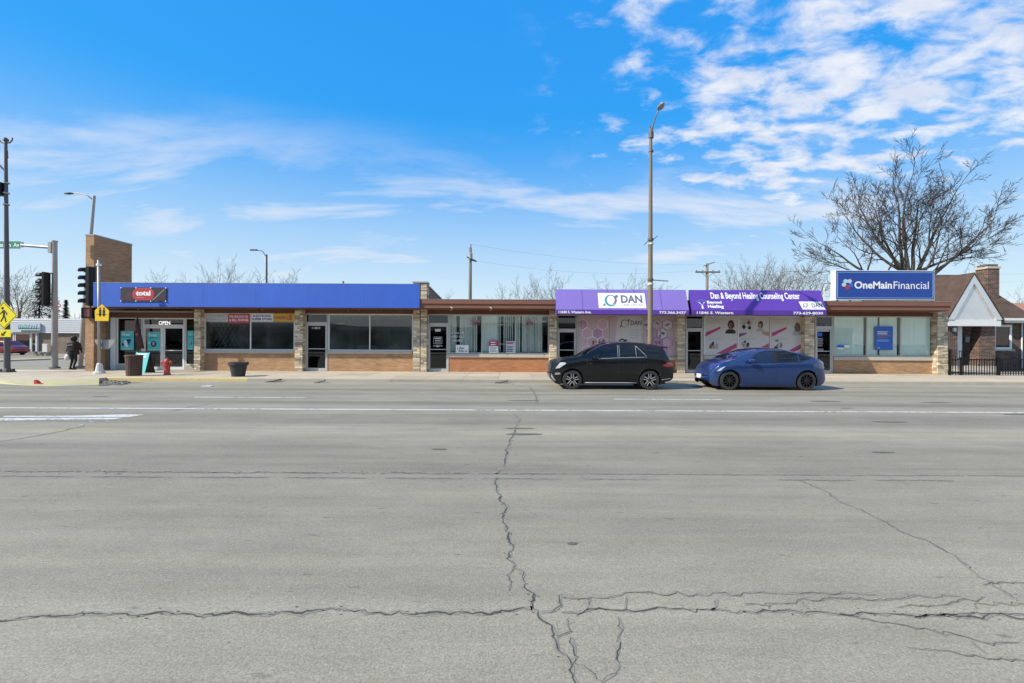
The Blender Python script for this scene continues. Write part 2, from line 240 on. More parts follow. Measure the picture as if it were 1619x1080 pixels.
# ------------------------------------------------------------------ mesh helpers
ORG = {}
class MB:
    def __init__(s): s.v = []; s.f = []
    def add(s, vs, fs):
        b = len(s.v); s.v += [tuple(v) for v in vs]; s.f += [tuple(i + b for i in f) for f in fs]; return s
    def box(s, x0, x1, y0, y1, z0, z1):
        return s.add([(x0,y0,z0),(x1,y0,z0),(x1,y1,z0),(x0,y1,z0),(x0,y0,z1),(x1,y0,z1),(x1,y1,z1),(x0,y1,z1)],
                     [(0,3,2,1),(4,5,6,7),(0,1,5,4),(1,2,6,5),(2,3,7,6),(3,0,4,7)])
    def bbox(s, x0, x1, y0, y1, z0, z1, b=0.01):          # box with chamfered long edges on the front
        return s.prism_z([(x0+b,y0),(x1-b,y0),(x1,y0+b),(x1,y1-b),(x1-b,y1),(x0+b,y1),(x0,y1-b),(x0,y0+b)], z0, z1)
    def prism_z(s, pts, z0, z1):
        n = len(pts)
        return s.add([(x,y,z0) for x,y in pts] + [(x,y,z1) for x,y in pts],
                     [tuple(range(n-1,-1,-1)), tuple(range(n, 2*n))] + [(i,(i+1)%n,(i+1)%n+n,i+n) for i in range(n)])
    def prism_y(s, pts, y0, y1):                          # pts (x,z) counter-clockwise seen from the street
        n = len(pts)
        return s.add([(x,y0,z) for x,z in pts] + [(x,y1,z) for x,z in pts],
                     [tuple(range(n)), tuple(range(2*n-1, n-1, -1))] + [(i+n,(i+1)%n+n,(i+1)%n,i) for i in range(n)])
    def prism_x(s, pts, x0, x1):                          # pts (y,z)
        n = len(pts)
        return s.add([(x0,y,z) for y,z in pts] + [(x1,y,z) for y,z in pts],
                     [tuple(range(n-1,-1,-1)), tuple(range(n, 2*n))] + [(i,(i+1)%n,(i+1)%n+n,i+n) for i in range(n)])
    def poly(s, pts): return s.add(pts, [tuple(range(len(pts)))])
    def tube(s, path, rad, n=8, cap=True):
        path = [Vector(p) for p in path]
        if not hasattr(rad, '__len__'): rad = [rad] * len(path)
        b = len(s.v); prev = None
        for i, p in enumerate(path):
            t = (path[min(i+1, len(path)-1)] - path[max(i-1, 0)]).normalized()
            if prev is None:
                a = Vector((0,0,1)) if abs(t.z) < 0.9 else Vector((1,0,0)); u = t.cross(a).normalized()
            else: u = (prev - t * prev.dot(t)).normalized()
            w = t.cross(u); prev = u
            for k in range(n):
                q = p + (u * math.cos(2*math.pi*k/n) + w * math.sin(2*math.pi*k/n)) * rad[i]; s.v.append(tuple(q))
        for i in range(len(path)-1):
            for k in range(n): s.f.append((b+i*n+k, b+i*n+(k+1)%n, b+(i+1)*n+(k+1)%n, b+(i+1)*n+k))
        if cap:
            s.f.append(tuple(b+k for k in range(n-1,-1,-1))); s.f.append(tuple(b+(len(path)-1)*n+k for k in range(n)))
        return s
    def lathe(s, prof, c, n=20, axis='z'):
        b = len(s.v); m = len(prof)
        for r, h in prof:
            for k in range(n):
                a = 2*math.pi*k/n; u, w = r*math.cos(a), r*math.sin(a)
                s.v.append((c[0]+u, c[1]+w, c[2]+h) if axis == 'z' else (c[0]+u, c[1]+h, c[2]+w) if axis == 'y' else (c[0]+h, c[1]+u, c[2]+w))
        for i in range(m-1):
            for k in range(n): s.f.append((b+i*n+k, b+i*n+(k+1)%n, b+(i+1)*n+(k+1)%n, b+(i+1)*n+k))
        s.f.append(tuple(b+k for k in range(n-1,-1,-1))); s.f.append(tuple(b+(m-1)*n+k for k in range(n)))
        return s
    def disc_y(s, x, z, rx, rz, y, n=20, a0=0): return s.poly([(x+rx*math.cos(a0+2*math.pi*k/n), y, z+rz*math.sin(a0+2*math.pi*k/n)) for k in range(n)])
    def ring_y(s, x, z, r0, r1, y, n=24, a0=0, a1=2*math.pi, taper=False):
        for k in range(n):
            t0, t1 = k/n, (k+1)/n; A, B = a0+(a1-a0)*t0, a0+(a1-a0)*t1
            i0 = r1-(r1-r0)*math.sin(math.pi*t0) if taper else r0; i1 = r1-(r1-r0)*math.sin(math.pi*t1) if taper else r0
            s.poly([(x+i0*math.cos(A),y,z+i0*math.sin(A)),(x+r1*math.cos(A),y,z+r1*math.sin(A)),(x+r1*math.cos(B),y,z+r1*math.sin(B)),(x+i1*math.cos(B),y,z+i1*math.sin(B))])
        return s
    def grid(s, P):                                        # P[i][j] points
        b = len(s.v); m = len(P[0])
        for row in P: s.v += [tuple(p) for p in row]
        for i in range(len(P)-1):
            for j in range(m-1): s.f.append((b+i*m+j, b+(i+1)*m+j, b+(i+1)*m+j+1, b+i*m+j+1))
        return s
    def rot(s, cx, cy, a):
        c, d = math.cos(a), math.sin(a); s.v = [(cx+(x-cx)*c-(y-cy)*d, cy+(x-cx)*d+(y-cy)*c, z) for x, y, z in s.v]; return s
    def build(s, name, m, parent=None, smooth=False, fix=False, kind=None):
        o0 = ORG.get(parent.name, (0,0,0)) if parent else (0,0,0)
        me = bpy.data.meshes.new(name); me.from_pydata([(x-o0[0], y-o0[1], z-o0[2]) for x,y,z in s.v], [], s.f)
        if fix:
            bm = bmesh.new(); bm.from_mesh(me); bmesh.ops.remove_doubles(bm, verts=bm.verts, dist=1e-4); bmesh.ops.recalc_face_normals(bm, faces=bm.faces); bm.to_mesh(me); bm.free()
        if smooth: me.polygons.foreach_set('use_smooth', [True]*len(me.polygons))
        if isinstance(smooth, (int, float)) and not isinstance(smooth, bool): me.set_sharp_from_angle(angle=R(smooth))
        me.materials.append(Mx(m)); o = bpy.data.objects.new(name, me); COL.objects.link(o)
        if parent: o.parent = parent; ORG[o.name] = o0
        if kind: o['kind'] = kind
        return o
def thing(name, label, cat, loc=(0,0,0), group=None):
    o = bpy.data.objects.new(name, None); COL.objects.link(o); o.location = loc; o.empty_display_size = 0.2
    ORG[o.name] = tuple(loc); o['label'] = label; o['category'] = cat
    if group: o['group'] = group
    return o
def tag(o, label, cat, group=None):
    o['label'] = label; o['category'] = cat
    if group: o['group'] = group
    return o
def rebase(o):                                             # put a single-mesh thing's origin at its base
    vs = [v.co for v in o.data.vertices]; c = Vector((sum(v.x for v in vs)/len(vs), sum(v.y for v in vs)/len(vs), min(v.z for v in vs)))
    o.data.transform(Matrix.Translation(-c)); o.location = c; return o
def struct(o): o['kind'] = 'structure'; return o
def text_mesh(s, bold=0.0, ext=0.0, shear=0.0, spacing=1.0):
    cu = bpy.data.curves.new('t', 'FONT'); cu.body = s; cu.size = 1; cu.offset = bold; cu.extrude = ext; cu.shear = shear; cu.space_character = spacing; cu.resolution_u = 3
    ob = bpy.data.objects.new('t', cu); COL.objects.link(ob)
    dg = bpy.context.evaluated_depsgraph_get(); me = bpy.data.meshes.new_from_object(ob.evaluated_get(dg))
    bpy.data.objects.remove(ob); bpy.data.curves.remove(cu); return me
def text(s, x0, x1, z0, h, y, m, parent, bold=0.012, shear=0.0, name='lettering', slope=None, spacing=1.0, mirror=False, cap=None):
    """lettering facing the street: from x0 to x1, foot of the letters at z0, total ink height h; slope=(y_bottom,z_bottom,y_top,z_top) lays it on a tilted sheet"""
    me = text_mesh(s, bold, 0.0, shear, spacing); vs = [v.co.copy() for v in me.vertices]
    a0, a1 = min(v.x for v in vs), max(v.x for v in vs); b0, b1 = min(v.y for v in vs), max(v.y for v in vs)
    k = (x1-x0)/(a1-a0); kz = h/(b1-b0); out = []
    for v in vs:
        X = x0+(v.x-a0)*k; Z = z0+(v.y-b0)*kz; Y = y
        if slope:
            yb, zb, yt, zt = slope; Y = y + (Z-zb)/(zt-zb)*(yt-yb)
        out.append((X, Y, Z))
    mb = MB(); mb.v = out; mb.f = [tuple(p.vertices) for p in me.polygons]; bpy.data.meshes.remove(me)
    return mb.build(name, m, parent)

# ------------------------------------------------------------------ ground, road, pavement
KERB = 19.0; WALL = 23.7; PIER = 23.4; FRONT = 22.5; TOP = 0.15
struct(MB().poly([(-900,-600,-0.03),(900,-600,-0.03),(900,1400,-0.03),(-900,1400,-0.03)]).build('ground', 'earth'))
road = struct(MB().poly([(-300,-9,0),(300,-9,0),(300,18.1,0),(-300,18.1,0)]).build('road', 'asphalt'))
side = struct(MB().poly([(-40,18.1,-0.004),(-27,18.1,-0.004),(-27,300,-0.004),(-40,300,-0.004)]).build('side_street', 'asphalt'))
lot = struct(MB().poly([(-140,18.1,-0.008),(-40,18.1,-0.008),(-40,120,-0.008),(-140,120,-0.008)]).build('parking_lot', 'asphalt'))
def line(x0, x1, y0, y1, m='line_paint', z=0.004, name='lane_line'): return MB().poly([(x0,y0,z),(x1,y0,z),(x1,y1,z),(x0,y1,z)]).build(name, m, road)
line(-60, 60, 11.40, 11.55); line(-9.8, -6.4, 13.72, 13.85); line(3.15, 6.5, 13.72, 13.85); line(-22.6, -19.3, 13.72, 13.85, 'worn_line_paint'); line(16, 19.4, 13.72, 13.85, 'worn_line_paint')
def gpoly(pts, m, name, z=0.004): return MB().poly([(*gp(px,py), z) for px,py in pts]).build(name, m, road)
gpoly([(6,657.3),(120,657),(200,654.8),(229,655.2),(205,659),(150,659.2),(6,658.9)], 'line_paint', 'lane_marking')
gpoly([(-30,661),(100,660.3),(195,660.3),(182,662.6),(95,663.4),(-30,665.3)], 'line_paint', 'lane_marking')
gpoly([(139,665.5),(150,665.3),(148,666.4),(138,666.7)], 'worn_line_paint', 'lane_marking'); gpoly([(163,665.2),(174,664.6),(170,666),(160,666.3)], 'worn_line_paint', 'lane_marking'); gpoly([(126,671.5),(134,670.2),(131,672),(125,672.4)], 'worn_line_paint', 'lane_marking')
# cracks in the asphalt: ragged strips where the surface has opened
def crack(pts, w=0.02, step=0.03, jit=0.02, m='crack', crumbs=0.55, seed=1):
    r = random.Random(seed); P = [Vector(gp(*p)) for p in pts]; path = []
    for a, b in zip(P, P[1:]):
        n = max(2, int((b-a).length/step)); nrm = Vector((-(b-a).y, (b-a).x)).normalized(); off = 0
        for i in range(n):
            off = off*0.8 + r.gauss(0, jit*.55); e = math.sin(math.pi*i/n)**0.5
            path.append(a + (b-a)*(i/n) + nrm*(off*e + r.gauss(0, jit*.35)) + (b-a).normalized()*r.gauss(0, jit*.4))
    path.append(P[-1]); mb = MB(); L = []; W = 1.0; n = len(path)
    for i, p in enumerate(path):
        t = (path[min(i+1,n-1)]-path[max(i-1,0)]).normalized(); q = Vector((-t.y, t.x)); W = max(0.10, min(1.6, W*0.62+r.uniform(-0.25,0.72)))
        e = min(1, i/6+0.15, (n-1-i)/6+0.15); L.append([(p.x+q.x*w*W*e*k, p.y+q.y*w*W*e*k, 0.004) for k in (0.5,-0.5)])
        if r.random() < crumbs:
            c = p + q*r.uniform(-3.2,3.2)*w; s0 = w*r.uniform(0.12,0.45); a0 = r.uniform(0,6); mb.poly([(c.x+s0*1.7*math.cos(a0+k*1.5), c.y+s0*0.7*math.sin(a0+k*1.5), 0.005) for k in range(4)])
    mb.grid(L); E = []
    for i in range(0, n, 2):
        p = path[i]; t = (path[min(i+1,n-1)]-path[max(i-1,0)]).normalized(); q = Vector((-t.y, t.x)); E.append([(p.x+q.x*w*k*r.uniform(.3,1.7), p.y+q.y*w*k*r.uniform(.3,1.7), 0.0025) for k in (1,-1)])
    co = mb.build('crack', m, road); MB().grid(E).build('crumbled_edge', 'crack_edge', co); return co
CR = [([(815,676),(812,690),(803,706),(801,722),(793,738),(786,750)], 0.026, 1), ([(786,754),(793,784),(800,806),(796,822),(806,842),(812,870),(803,884),(813,897)], 0.02, 2),
      ([(813,897),(830,912),(845,940),(852,965),(868,985),(882,1006),(890,1030),(908,1052),(912,1080),(915,1110)], 0.016, 3), ([(813,898),(802,910),(806,936)], 0.009, 4),
      ([(893,940),(888,958),(870,970),(853,968)], 0.016, 5), ([(901,980),(904,1000),(884,1006)], 0.011, 6), ([(904,1008),(908,1030),(918,1042),(905,1056)], 0.013, 7), ([(975,975),(982,1000),(978,1035),(970,1065),(955,1078)], 0.011, 8), ([(912,1050),(935,1060),(955,1078)], 0.009, 9),
      ([(-40,983),(60,975),(160,971),(300,970),(430,971),(540,963)], 0.022, 10), ([(540,963),(600,969),(650,972),(760,971),(852,965)], 0.02, 11), ([(890,968),(960,966),(1010,967),(1100,966),(1180,967)], 0.014, 12), ([(893,945),(960,945),(1020,937),(1090,942),(1160,941),(1175,937),(1260,938),(1390,938)], 0.012, 13),
      ([(1180,967),(1240,966),(1320,970),(1400,972),(1500,975),(1640,977)], 0.02, 14), ([(1180,955),(1260,950),(1340,946),(1420,946),(1520,942)], 0.010, 15), ([(1134,948),(1132,962),(1128,968)], 0.011, 16), ([(936,945),(938,960),(928,968)], 0.010, 17), ([(990,945),(995,966)], 0.007, 18), ([(1275,952),(1284,968)], 0.010, 19),
      ([(1330,970),(1400,986),(1440,992),(1530,1008),(1619,1017)], 0.011, 20), ([(1440,1025),(1490,1028),(1560,1042),(1660,1048)], 0.007, 21), ([(1530,1008),(1560,1032)], 0.007, 22), ([(1420,960),(1500,955),(1560,940)], 0.009, 23), ([(1540,960),(1600,955),(1660,954)], 0.009, 24), ([(1450,978),(1540,969),(1640,972)], 0.012, 25)]
for p, w, s in CR: crack(p, w*.82, seed=s, m='crack_fine' if s in (4,13,15,18,20,21,22,23,24,25) else 'crack')
for p, w, s in (([(1262,758),(1290,770),(1320,786),(1376,812),(1410,830),(1440,846),(1480,862),(1520,885),(1548,908),(1580,930),(1605,948)], 0.013, 30), ([(1560,925),(1600,922),(1650,921)], 0.008, 31), ([(0,698),(40,692),(80,685),(135,673)], 0.022, 32), ([(270,650),(300,643),(330,639)], 0.03, 33), ([(815,676),(822,662),(812,655)], 0.02, 34), ([(850,640),(848,625),(838,612)], 0.03, 35)):
    crack(p, w, m='crack_fine', seed=s)
for k in range(11):                                       # the paired joints along the lane
    a = -20+k*155; crack([(a,748.6+TILT*(a-CX)+rnd.uniform(-.4,.4)),(a+75,748.8+TILT*(a+75-CX)),(a+150,748.6+TILT*(a+150-CX))], 0.028 if k < 6 else 0.016, jit=0.012, m='crack' if k < 5 else 'crack_fine', seed=50+k)
    if k not in (7, 10): crack([(a+10,756.5+TILT*(a-CX)),(a+135,756.6+TILT*(a+150-CX))], 0.016, jit=0.012, m='crack_fine', seed=70+k)
for px, py, w, h in ((823,677.2,0.34,0.07),(829,686.2,0.38,0.10),(1305,634,0.5,0.10),(1410,667,0.42,0.09),(830,633,0.5,0.1),(695,710,0.14,0.05),(1395,715,0.2,0.07),(160,627,0.3,0.07),(1615,655,0.5,0.1),(906,859,0.05,0.025),(1340,645,0.2,0.06),(1480,636,0.5,0.07)):
    x, y = gp(px, py); MB().poly([(x+w*math.cos(k*0.7+0.2)*rnd.uniform(.8,1.1), y+h*math.sin(k*0.7+0.2)*rnd.uniform(.7,1.2), 0.005) for k in range(9)]).build('asphalt_chip', 'crack_fine', road)
# gutter pan, kerb and pavement slabs, piece by piece
gut = struct(MB().box(-27, 45, 18.0, 18.02, -0.05, 0.004).build('gutter_pan', 'gutter'))
k = 0; x = -15.2
while x < 44:
    l = 3.05; MB().prism_x([(18.02,0.005),(18.02,-0.05),(KERB,-0.05),(KERB,0.012)], x+0.006, x+l-0.006).build('slab', 'gutter', gut); x += l
pav = struct(MB().box(-26.8, 45, KERB+0.16, 26.5, -0.05, 0.11).build('sidewalk', 'mortar'))
me = None
for i in range(47):
    for j in range(3):
        X = -26.6+i*1.53; Y0 = KERB+0.17+j*1.51
        if me is None: sl = MB().bbox(0.006, 1.524, 0.006, 1.504, 0.05, TOP, 0.004).build('slab', 'concrete', pav); me = sl.data
        else: sl = bpy.data.objects.new('slab', me); COL.objects.link(sl); sl.parent = pav
        sl.location = (X, Y0, rnd.uniform(-0.004, 0.002))
kerb = struct(MB().box(-17.5, 45, KERB+0.13, KERB+0.165, -0.05, 0.12).build('kerb', 'mortar'))
x = -17.45
while x < 44:
    l = 3.05 if x > -11.3 else 2.06
    y0 = KERB
    MB().prism_x([(y0,-0.05),(y0+0.165,-0.05),(y0+0.165,TOP+0.004),(y0+0.05,TOP+0.004),(y0+0.015,TOP-0.02)], x+0.005, x+l-0.005).build('kerb_stone', 'yellow_curb' if x < -11.4 else 'curb', kerb); x += l
# dropped corner with yellow paint, the broken kerb and the red end
def pz(px, py, z): d = (EYE-z)*FOC/(py-TILT*(px-CX)-HOR); return (sx(px,d), d, z)
Tt = [pz(px,py,.152) for px,py in ((-90,600.5),(0,599.3),(45,599),(80,599.2),(120,599),(157,597.6))]; Bt = [pz(px,py,.008) for px,py in ((-90,603),(0,606.7),(45,609.4),(85,610.4),(120,609.4),(157,608))]
struct(MB().grid([Tt, [tuple(.6*a+.4*b for a,b in zip(t,u)) for t,u in zip(Tt,Bt)], Bt]).build('kerb_ramp', 'yellow_ramp'))
struct(MB().prism_z([(x,y) for x,y,z in Tt]+[(-17.3,19.2),(-26.7,19.2)], 0.0, .1525).build('corner_landing', 'concrete'))
a = pz(53,602,.12); o = MB().prism_y([(0,-.10),(0.42,-0.13),(0.46,-.10),(0.2,-.06),(0.1,0.02),(0,0.07)], 0, 0.12).build('painted_kerb_end', 'red'); o.location = (a[0]+.5, a[1]-.45, .135); o.rotation_euler = (0, 0, R(-10))
tag(o, 'red painted wedge at the foot of the yellow kerb ramp', 'kerb end')
hp = [pz(px,py,.012) for px,py in ((156,603),(175,602),(206,602.6),(201,606),(190,608.5),(176,607.5),(168,609.3),(156,609.5))]
hole = struct(MB().prism_z([(x,y) for x,y,z in hp], -.02, .016).build('kerb_gap', 'paving_dark'))
rb = random.Random(3)
for i in range(26):
    a, b, _ = pz(rb.uniform(157,203), rb.uniform(603,607.5), 0); s0 = rb.uniform(0.04,0.11)
    MB().prism_z([(a+s0*math.cos(t*1.26+i)*rb.uniform(.7,1.2), b+s0*math.sin(t*1.26+i)*rb.uniform(.6,1)) for t in range(5)], 0.0, rb.uniform(0.03,0.08)).build('rubble', 'rubble', hole)
for px, py, lab, s0 in ((443,602,'dark crumpled scrap in the gutter right of the plant pot',0.42),(506,605,'small dark bent scrap lying in the gutter below the glass door',0.3),(794,603,'dark scrap against the kerb below the orange brick panel',0.36)):
    x, y = gp(px, py); y = min(y, 18.85); mb = MB(); r2 = random.Random(px)
    P = [[(x+(i/5-.5)*s0*1.5+r2.uniform(-.03,.03), y+(j-1)*s0*0.28, 0.012+max(0,(i-1.5))*0.03*(1.2-abs(j-1)*.6)+r2.uniform(0,.03)) for j in range(3)] for i in range(6)]
    o = mb.grid(P).build('litter', 'pot'); sm = o.modifiers.new('s', 'SOLIDIFY'); sm.thickness = 0.012; tag(rebase(o), lab, 'litter', 'scraps in the gutter')
o = MB().prism_z([(0,0),(0.35,0.03),(0.4,0.16),(0.1,0.2)], 0, 0.02).build('paper_scrap', 'white'); o.location = (*gp(318,611), 0.006); tag(o, 'white paper scrap flat in the gutter left of the plant pot', 'litter')
# far side of the avenue, behind the camera
struct(MB().box(-80, 80, -18, -9, -0.05, TOP).build('near_sidewalk', 'concrete'))
# ------------------------------------------------------------------ the row of shops
def W(px): return sx(px, WALL)
def stone_pier(b, x0, x1, z1=3.40, y0=PIER, y1=24.3, seed=1, z0=TOP, name='stone_pier'):
    core = MB().box(x0+0.012, x1-0.012, y0+0.012, y1, z0, z1).build(name, 'mortar', b)
    r = random.Random(seed); mb = MB(); z = z0+0.004
    while z < z1-0.03:
        h = min(r.choice((0.06,0.08,0.1,0.12,0.15)), z1-z); x = x0
        while x < x1-0.02:
            l = r.uniform(0.14, 0.4)
            if x1-x-l < 0.1: l = x1-x
            p = r.uniform(-0.008, 0.014)
            if h > 0.11 and r.random() < 0.4:
                mb.bbox(x+0.006, x+l-0.006, y0-p, y0+0.06, z+0.006, z+h*0.5-0.005, 0.007); mb.bbox(x+0.006, x+l-0.006, y0-p*.4, y0+0.06, z+h*0.5+0.005, z+h-0.006, 0.007)
            else: mb.bbox(x+0.006, x+l-0.006, y0-p, y0+0.06, z+0.006, z+h-0.006, 0.007)
            x += l
        for s, xe in ((1, x1), (-1, x0)):                    # return faces
            y = y0+0.066
            while y < y1-0.03:
                l = min(r.uniform(0.15,0.35), y1-y); p = r.uniform(-0.004, 0.010)
                mb.box(min(xe-s*0.03, xe+s*p), max(xe-s*0.03, xe+s*p), y+0.005, y+l-0.005, z+0.006, z+h-0.006); y += l
        z += h
    mb.build('stones', 'stone', core, kind='stuff'); return core
def window(b, x0, x1, z0, z1, y=WALL, mull=(), fr=0.05, fm='aluminium', gm='glass', dep=0.09, name='window'):
    f = MB()
    f.box(x0, x0+fr, y, y+dep, z0, z1); f.box(x1-fr, x1, y, y+dep, z0, z1); f.box(x0+fr, x1-fr, y+.001, y+dep, z1-fr, z1); f.box(x0+fr, x1-fr, y+.001, y+dep, z0, z0+fr)
    w = f.build(name, fm, b); xs = [x0+fr] + list(mull) + [x1-fr]
    for m in mull: MB().box(m-fr*0.45, m+fr*0.45, y-0.004, y+dep, z0+fr, z1-fr).build('mullion', fm, w)
    for a, c in zip(xs, xs[1:]): MB().box(a+0.004, c-0.004, y+0.035, y+0.043, z0+fr-.004, z1-fr+.004).build('pane', gm, w)
    return w
def door(b, x0, x1, z1, y=WALL, z0=TOP, fm='aluminium', gm='dark_glass', rail=1.18, handle=1, trans=None, fr=0.07):
    f = MB(); f.box(x0, x0+0.05, y-0.01, y+0.1, z0, z1+0.06); f.box(x1-0.05, x1, y-0.01, y+0.1, z0, z1+0.06); f.box(x0+.05, x1-.05, y-0.008, y+0.1, z1, z1+0.06); f.box(x0+.05, x1-.05, y-0.02, y+0.1, z0, z0+0.02)
    fo = f.build('door_frame', fm, b); a, c = x0+0.055, x1-0.055; d = MB(); t, u = y+0.012, y+0.06
    d.box(a, a+fr, t, u, z0+.025, z1-.006); d.box(c-fr, c, t, u, z0+.025, z1-.006); d.box(a+fr, c-fr, t+.001, u, z1-fr-.006, z1-.006); d.box(a+fr, c-fr, t+.001, u, z0+.025, z0+0.16)
    if rail: d.box(a+fr, c-fr, t+.004, u, z0+rail-0.02, z0+rail+0.02)
    do = d.build('door', fm, b); MB().box(a+fr-.003, c-fr+.003, t+0.02, t+0.027, z0+.15, z1-fr).build('pane', gm, do)
    hx = c-fr*0.5 if handle > 0 else a+fr*0.5
    MB().tube([(hx,t,z0+.95),(hx,t-.06,z0+.97),(hx,t-.06,z0+1.2),(hx,t,z0+1.22)], 0.013, 6).build('handle', 'chrome', do)
    MB().box(hx-.03, hx+.03, t-.012, t+.002, z0+.82, z0+.9).build('lock', 'aluminium', do)
    if trans: window(b, x0, x1, z1+0.062, trans, y, (), 0.05, fm, gm, name='transom')
    return do
def brick_panel(b, x0, x1, z1, m, y=WALL): return MB().box(x0, x1, y+0.005, y+0.25, TOP-.05, z1).build('wall', m, b)
def sill(b, x0, x1, z0, z1, m='sill_stone'): return MB().box(x0-.01, x1+.01, WALL-0.06, WALL+0.12, z0, z1).build('window_sill', m, b)
def blinds(w, x0, x1, z0, z1, seed, m='blind', gaps=(), pitch=0.085, y=WALL+0.2, ang=0.5):
    r = random.Random(seed); mb = MB(); x = x0+0.04
    while x < x1-0.03:
        if not any(g0 < x < g1 for g0, g1 in gaps):
            a = ang+r.uniform(-0.12,0.12); c, s = 0.044*math.cos(a), 0.044*math.sin(a)
            mb.add([(x-c,y-s,z0+r.uniform(0,.02)),(x+c,y+s,z0+r.uniform(0,.02)),(x+c,y+s,z1),(x-c,y-s,z1)], [(0,1,2,3)])
        x += pitch
    mb.box(x0+.02, x1-.02, y-.03, y+.03, z1-.002, z1+.04); return mb.build('blind', m, w, kind='stuff')
def room(b, x0, x1, y1, back='room', fl='room'):
    MB().box(x0, x1, y1, y1+0.1, TOP, 3.3).build('room_wall', back, b); MB().box(x0, x0+.06, WALL+.3, y1, TOP, 3.3).build('partition', 'room', b); MB().box(x0, x1, WALL+.02, y1, 0.1, TOP+.002).build('floor', fl, b); MB().box(x0, x1, WALL+.1, y1, 3.25, 3.32).build('ceiling', 'room_light', b)

# ---- left block under the blue sign band
A = thing('shop_building', 'tan brick shop block under the long blue sign band with tall brick corner pylon', 'building', (-13.4, WALL, TOP))
XA0, XA1 = -22.3, W(663)
MB().prism_z([(XA0,23.3),(XA0+0.44,23.3),(XA0+0.44,25.62),(XA0,25.62)], TOP-.05, 7.2).build('pylon', 'tan_brick', A)
MB().prism_z([(XA0-.02,23.28),(XA0+0.46,23.28),(XA0+0.46,25.64),(XA0-.02,25.64)], 7.2, 7.27).build('coping', 'galvanised', A)
MB().box(-21.0, XA1-.02, FRONT+.1, 36, 3.41, 3.8).build('roof', 'soffit', A)
MB().box(-21.0, XA1+.1, FRONT+.02, FRONT+.1, 3.40, 4.1).build('fascia', 'brown_paint', A)
MB().box(XA0, XA0+.3, 25.62, 36, 0, 4.2).build('wall', 'tan_brick', A); MB().box(XA0+.3, 22, 35.8, 36, 0, 3.4).build('wall', 'tan_brick', A)
MB().box(XA0+.45, W(307), 24.12, 24.3, 2.96, 3.41).build('header', 'soffit', A); MB().box(W(318), XA1, WALL-.03, WALL+.25, 3.2, 3.41).build('header', 'soffit', A)
stone_pier(A, sx(306.5,PIER), sx(317,PIER), seed=1, y1=24.35); stone_pier(A, sx(465.6,PIER), sx(478.5,PIER), seed=2); stone_pier(A, sx(653,PIER), sx(664,PIER), seed=3, z1=4.8, y1=24.0)
rr = random.Random(5)                                      # flaking paint curling from the soffit
for px in (378,401,414,449,472,510,545,551,562,588,592,625,215,240,300):
    x = sx(px, 23.0); y = rr.uniform(22.7,23.5); s0 = rr.uniform(.08,.2); dz = rr.uniform(.05,.12)
    MB().grid([[(x, y, 3.409), (x+.05, y+.1, 3.409)], [(x+s0*.6, y+.02, 3.40-dz*.4), (x+s0*.6+.03, y+.12, 3.40-dz*.3)], [(x+s0, y, 3.40-dz), (x+s0+.02, y+.09, 3.40-dz)]]).build('paint_flake', 'sill_stone', A)
# glass shopfront of the corner unit, set back
YT = 24.2
def T(px): return sx(px, YT)
ST = 2.96
MB().box(T(177)+.002, T(185), YT-.1, YT+.1, TOP, ST).build('jamb', 'white_frame', A)
window(A, T(185), T(225), 0.42, ST, YT, (), 0.05, 'white_frame', 'dark_glass'); MB().box(T(178), T(225), YT-.03, YT+.2, TOP-.02, 0.415).build('bulkhead', 'sill_stone', A)
window(A, T(293), T(309), 0.42, ST, YT, (), 0.05, 'white_frame', 'dark_glass'); MB().box(T(293), T(309), YT-.03, YT+.2, TOP-.02, 0.415).build('bulkhead', 'sill_stone', A)
ZD = sz(257, 516.5, YT)
dl = door(A, T(226), T(257), ZD, YT, fm='white_frame', rail=0); dr = door(A, T(257)+.004, T(292), ZD, YT, fm='white_frame', handle=-1, rail=1.05)
tr = window(A, T(226), T(292), ZD+.062, ST, YT, (), 0.07, 'white_frame', 'dark_glass', name='transom')
text('OPEN', T(251), T(269), ZD+.12, 0.2, YT-.006, 'lit_white', tr, 0.01)
room(A, XA0+.5, W(466), 30.5, 'room_light'); room(A, W(478), XA1, 31)
MB().box(T(190), T(206), 26.0, 26.6, TOP, 1.3).build('counter', 'room_light', A); MB().box(T(262), T(286), 27, 27.6, TOP, 1.1).build('counter', 'room_light', A)
blinds(tr, T(212), T(225), 0.5, 2.8, 4, 'blind_grey', y=YT+.16, pitch=.075)
# vacant unit
for nm, x0, x1, y0, y1, q0, q1, m in (('column',352,357,25.2,25.5,TOP,3.25,'room_light'),('back_door',400,420,30.3,30.45,TOP,2.3,'black'),('shelf',432,455,27.0,27.4,TOP,2.1,'room_light'),('column',530,534,25.6,25.9,TOP,3.25,'room_light'),('partition',560,584,27.5,27.6,TOP,3.25,'room_light'),('back_door',600,618,30.8,30.95,TOP,2.3,'black'),('counter',540,575,26.0,26.6,TOP,1.5,'offwhite'),('ceiling_light',545,565,25.5,25.8,3.18,3.24,'white'),('ceiling_light',610,640,26.5,26.8,3.18,3.24,'white'),('ceiling_light',350,390,26.0,26.3,3.18,3.24,'white')):
    MB().box(W(x0), W(x1), y0, y1, q0, q1).build(nm, m, A)
ZT = 3.2
brick_panel(A, W(319), W(470), 1.08, 'tan_brick'); sill(A, W(323), W(465), 1.08, 1.235)
w2 = window(A, W(323), W(466), 1.24, ZT, WALL, (W(396),), 0.06, 'white_frame', 'dirty_glass')
mb = MB(); za, zb = 1.3, 2.7                               # folding security gate behind the glass
for i in range(-6, 16):
    for s in (1, -1):
        xa = W(326)+i*0.24; xb = xa+s*0.8
        if W(325) < xa < W(380) and W(325) < xb < W(380): mb.tube([(xa,WALL+.3,za),(xb,WALL+.3,zb)], 0.012, 4)
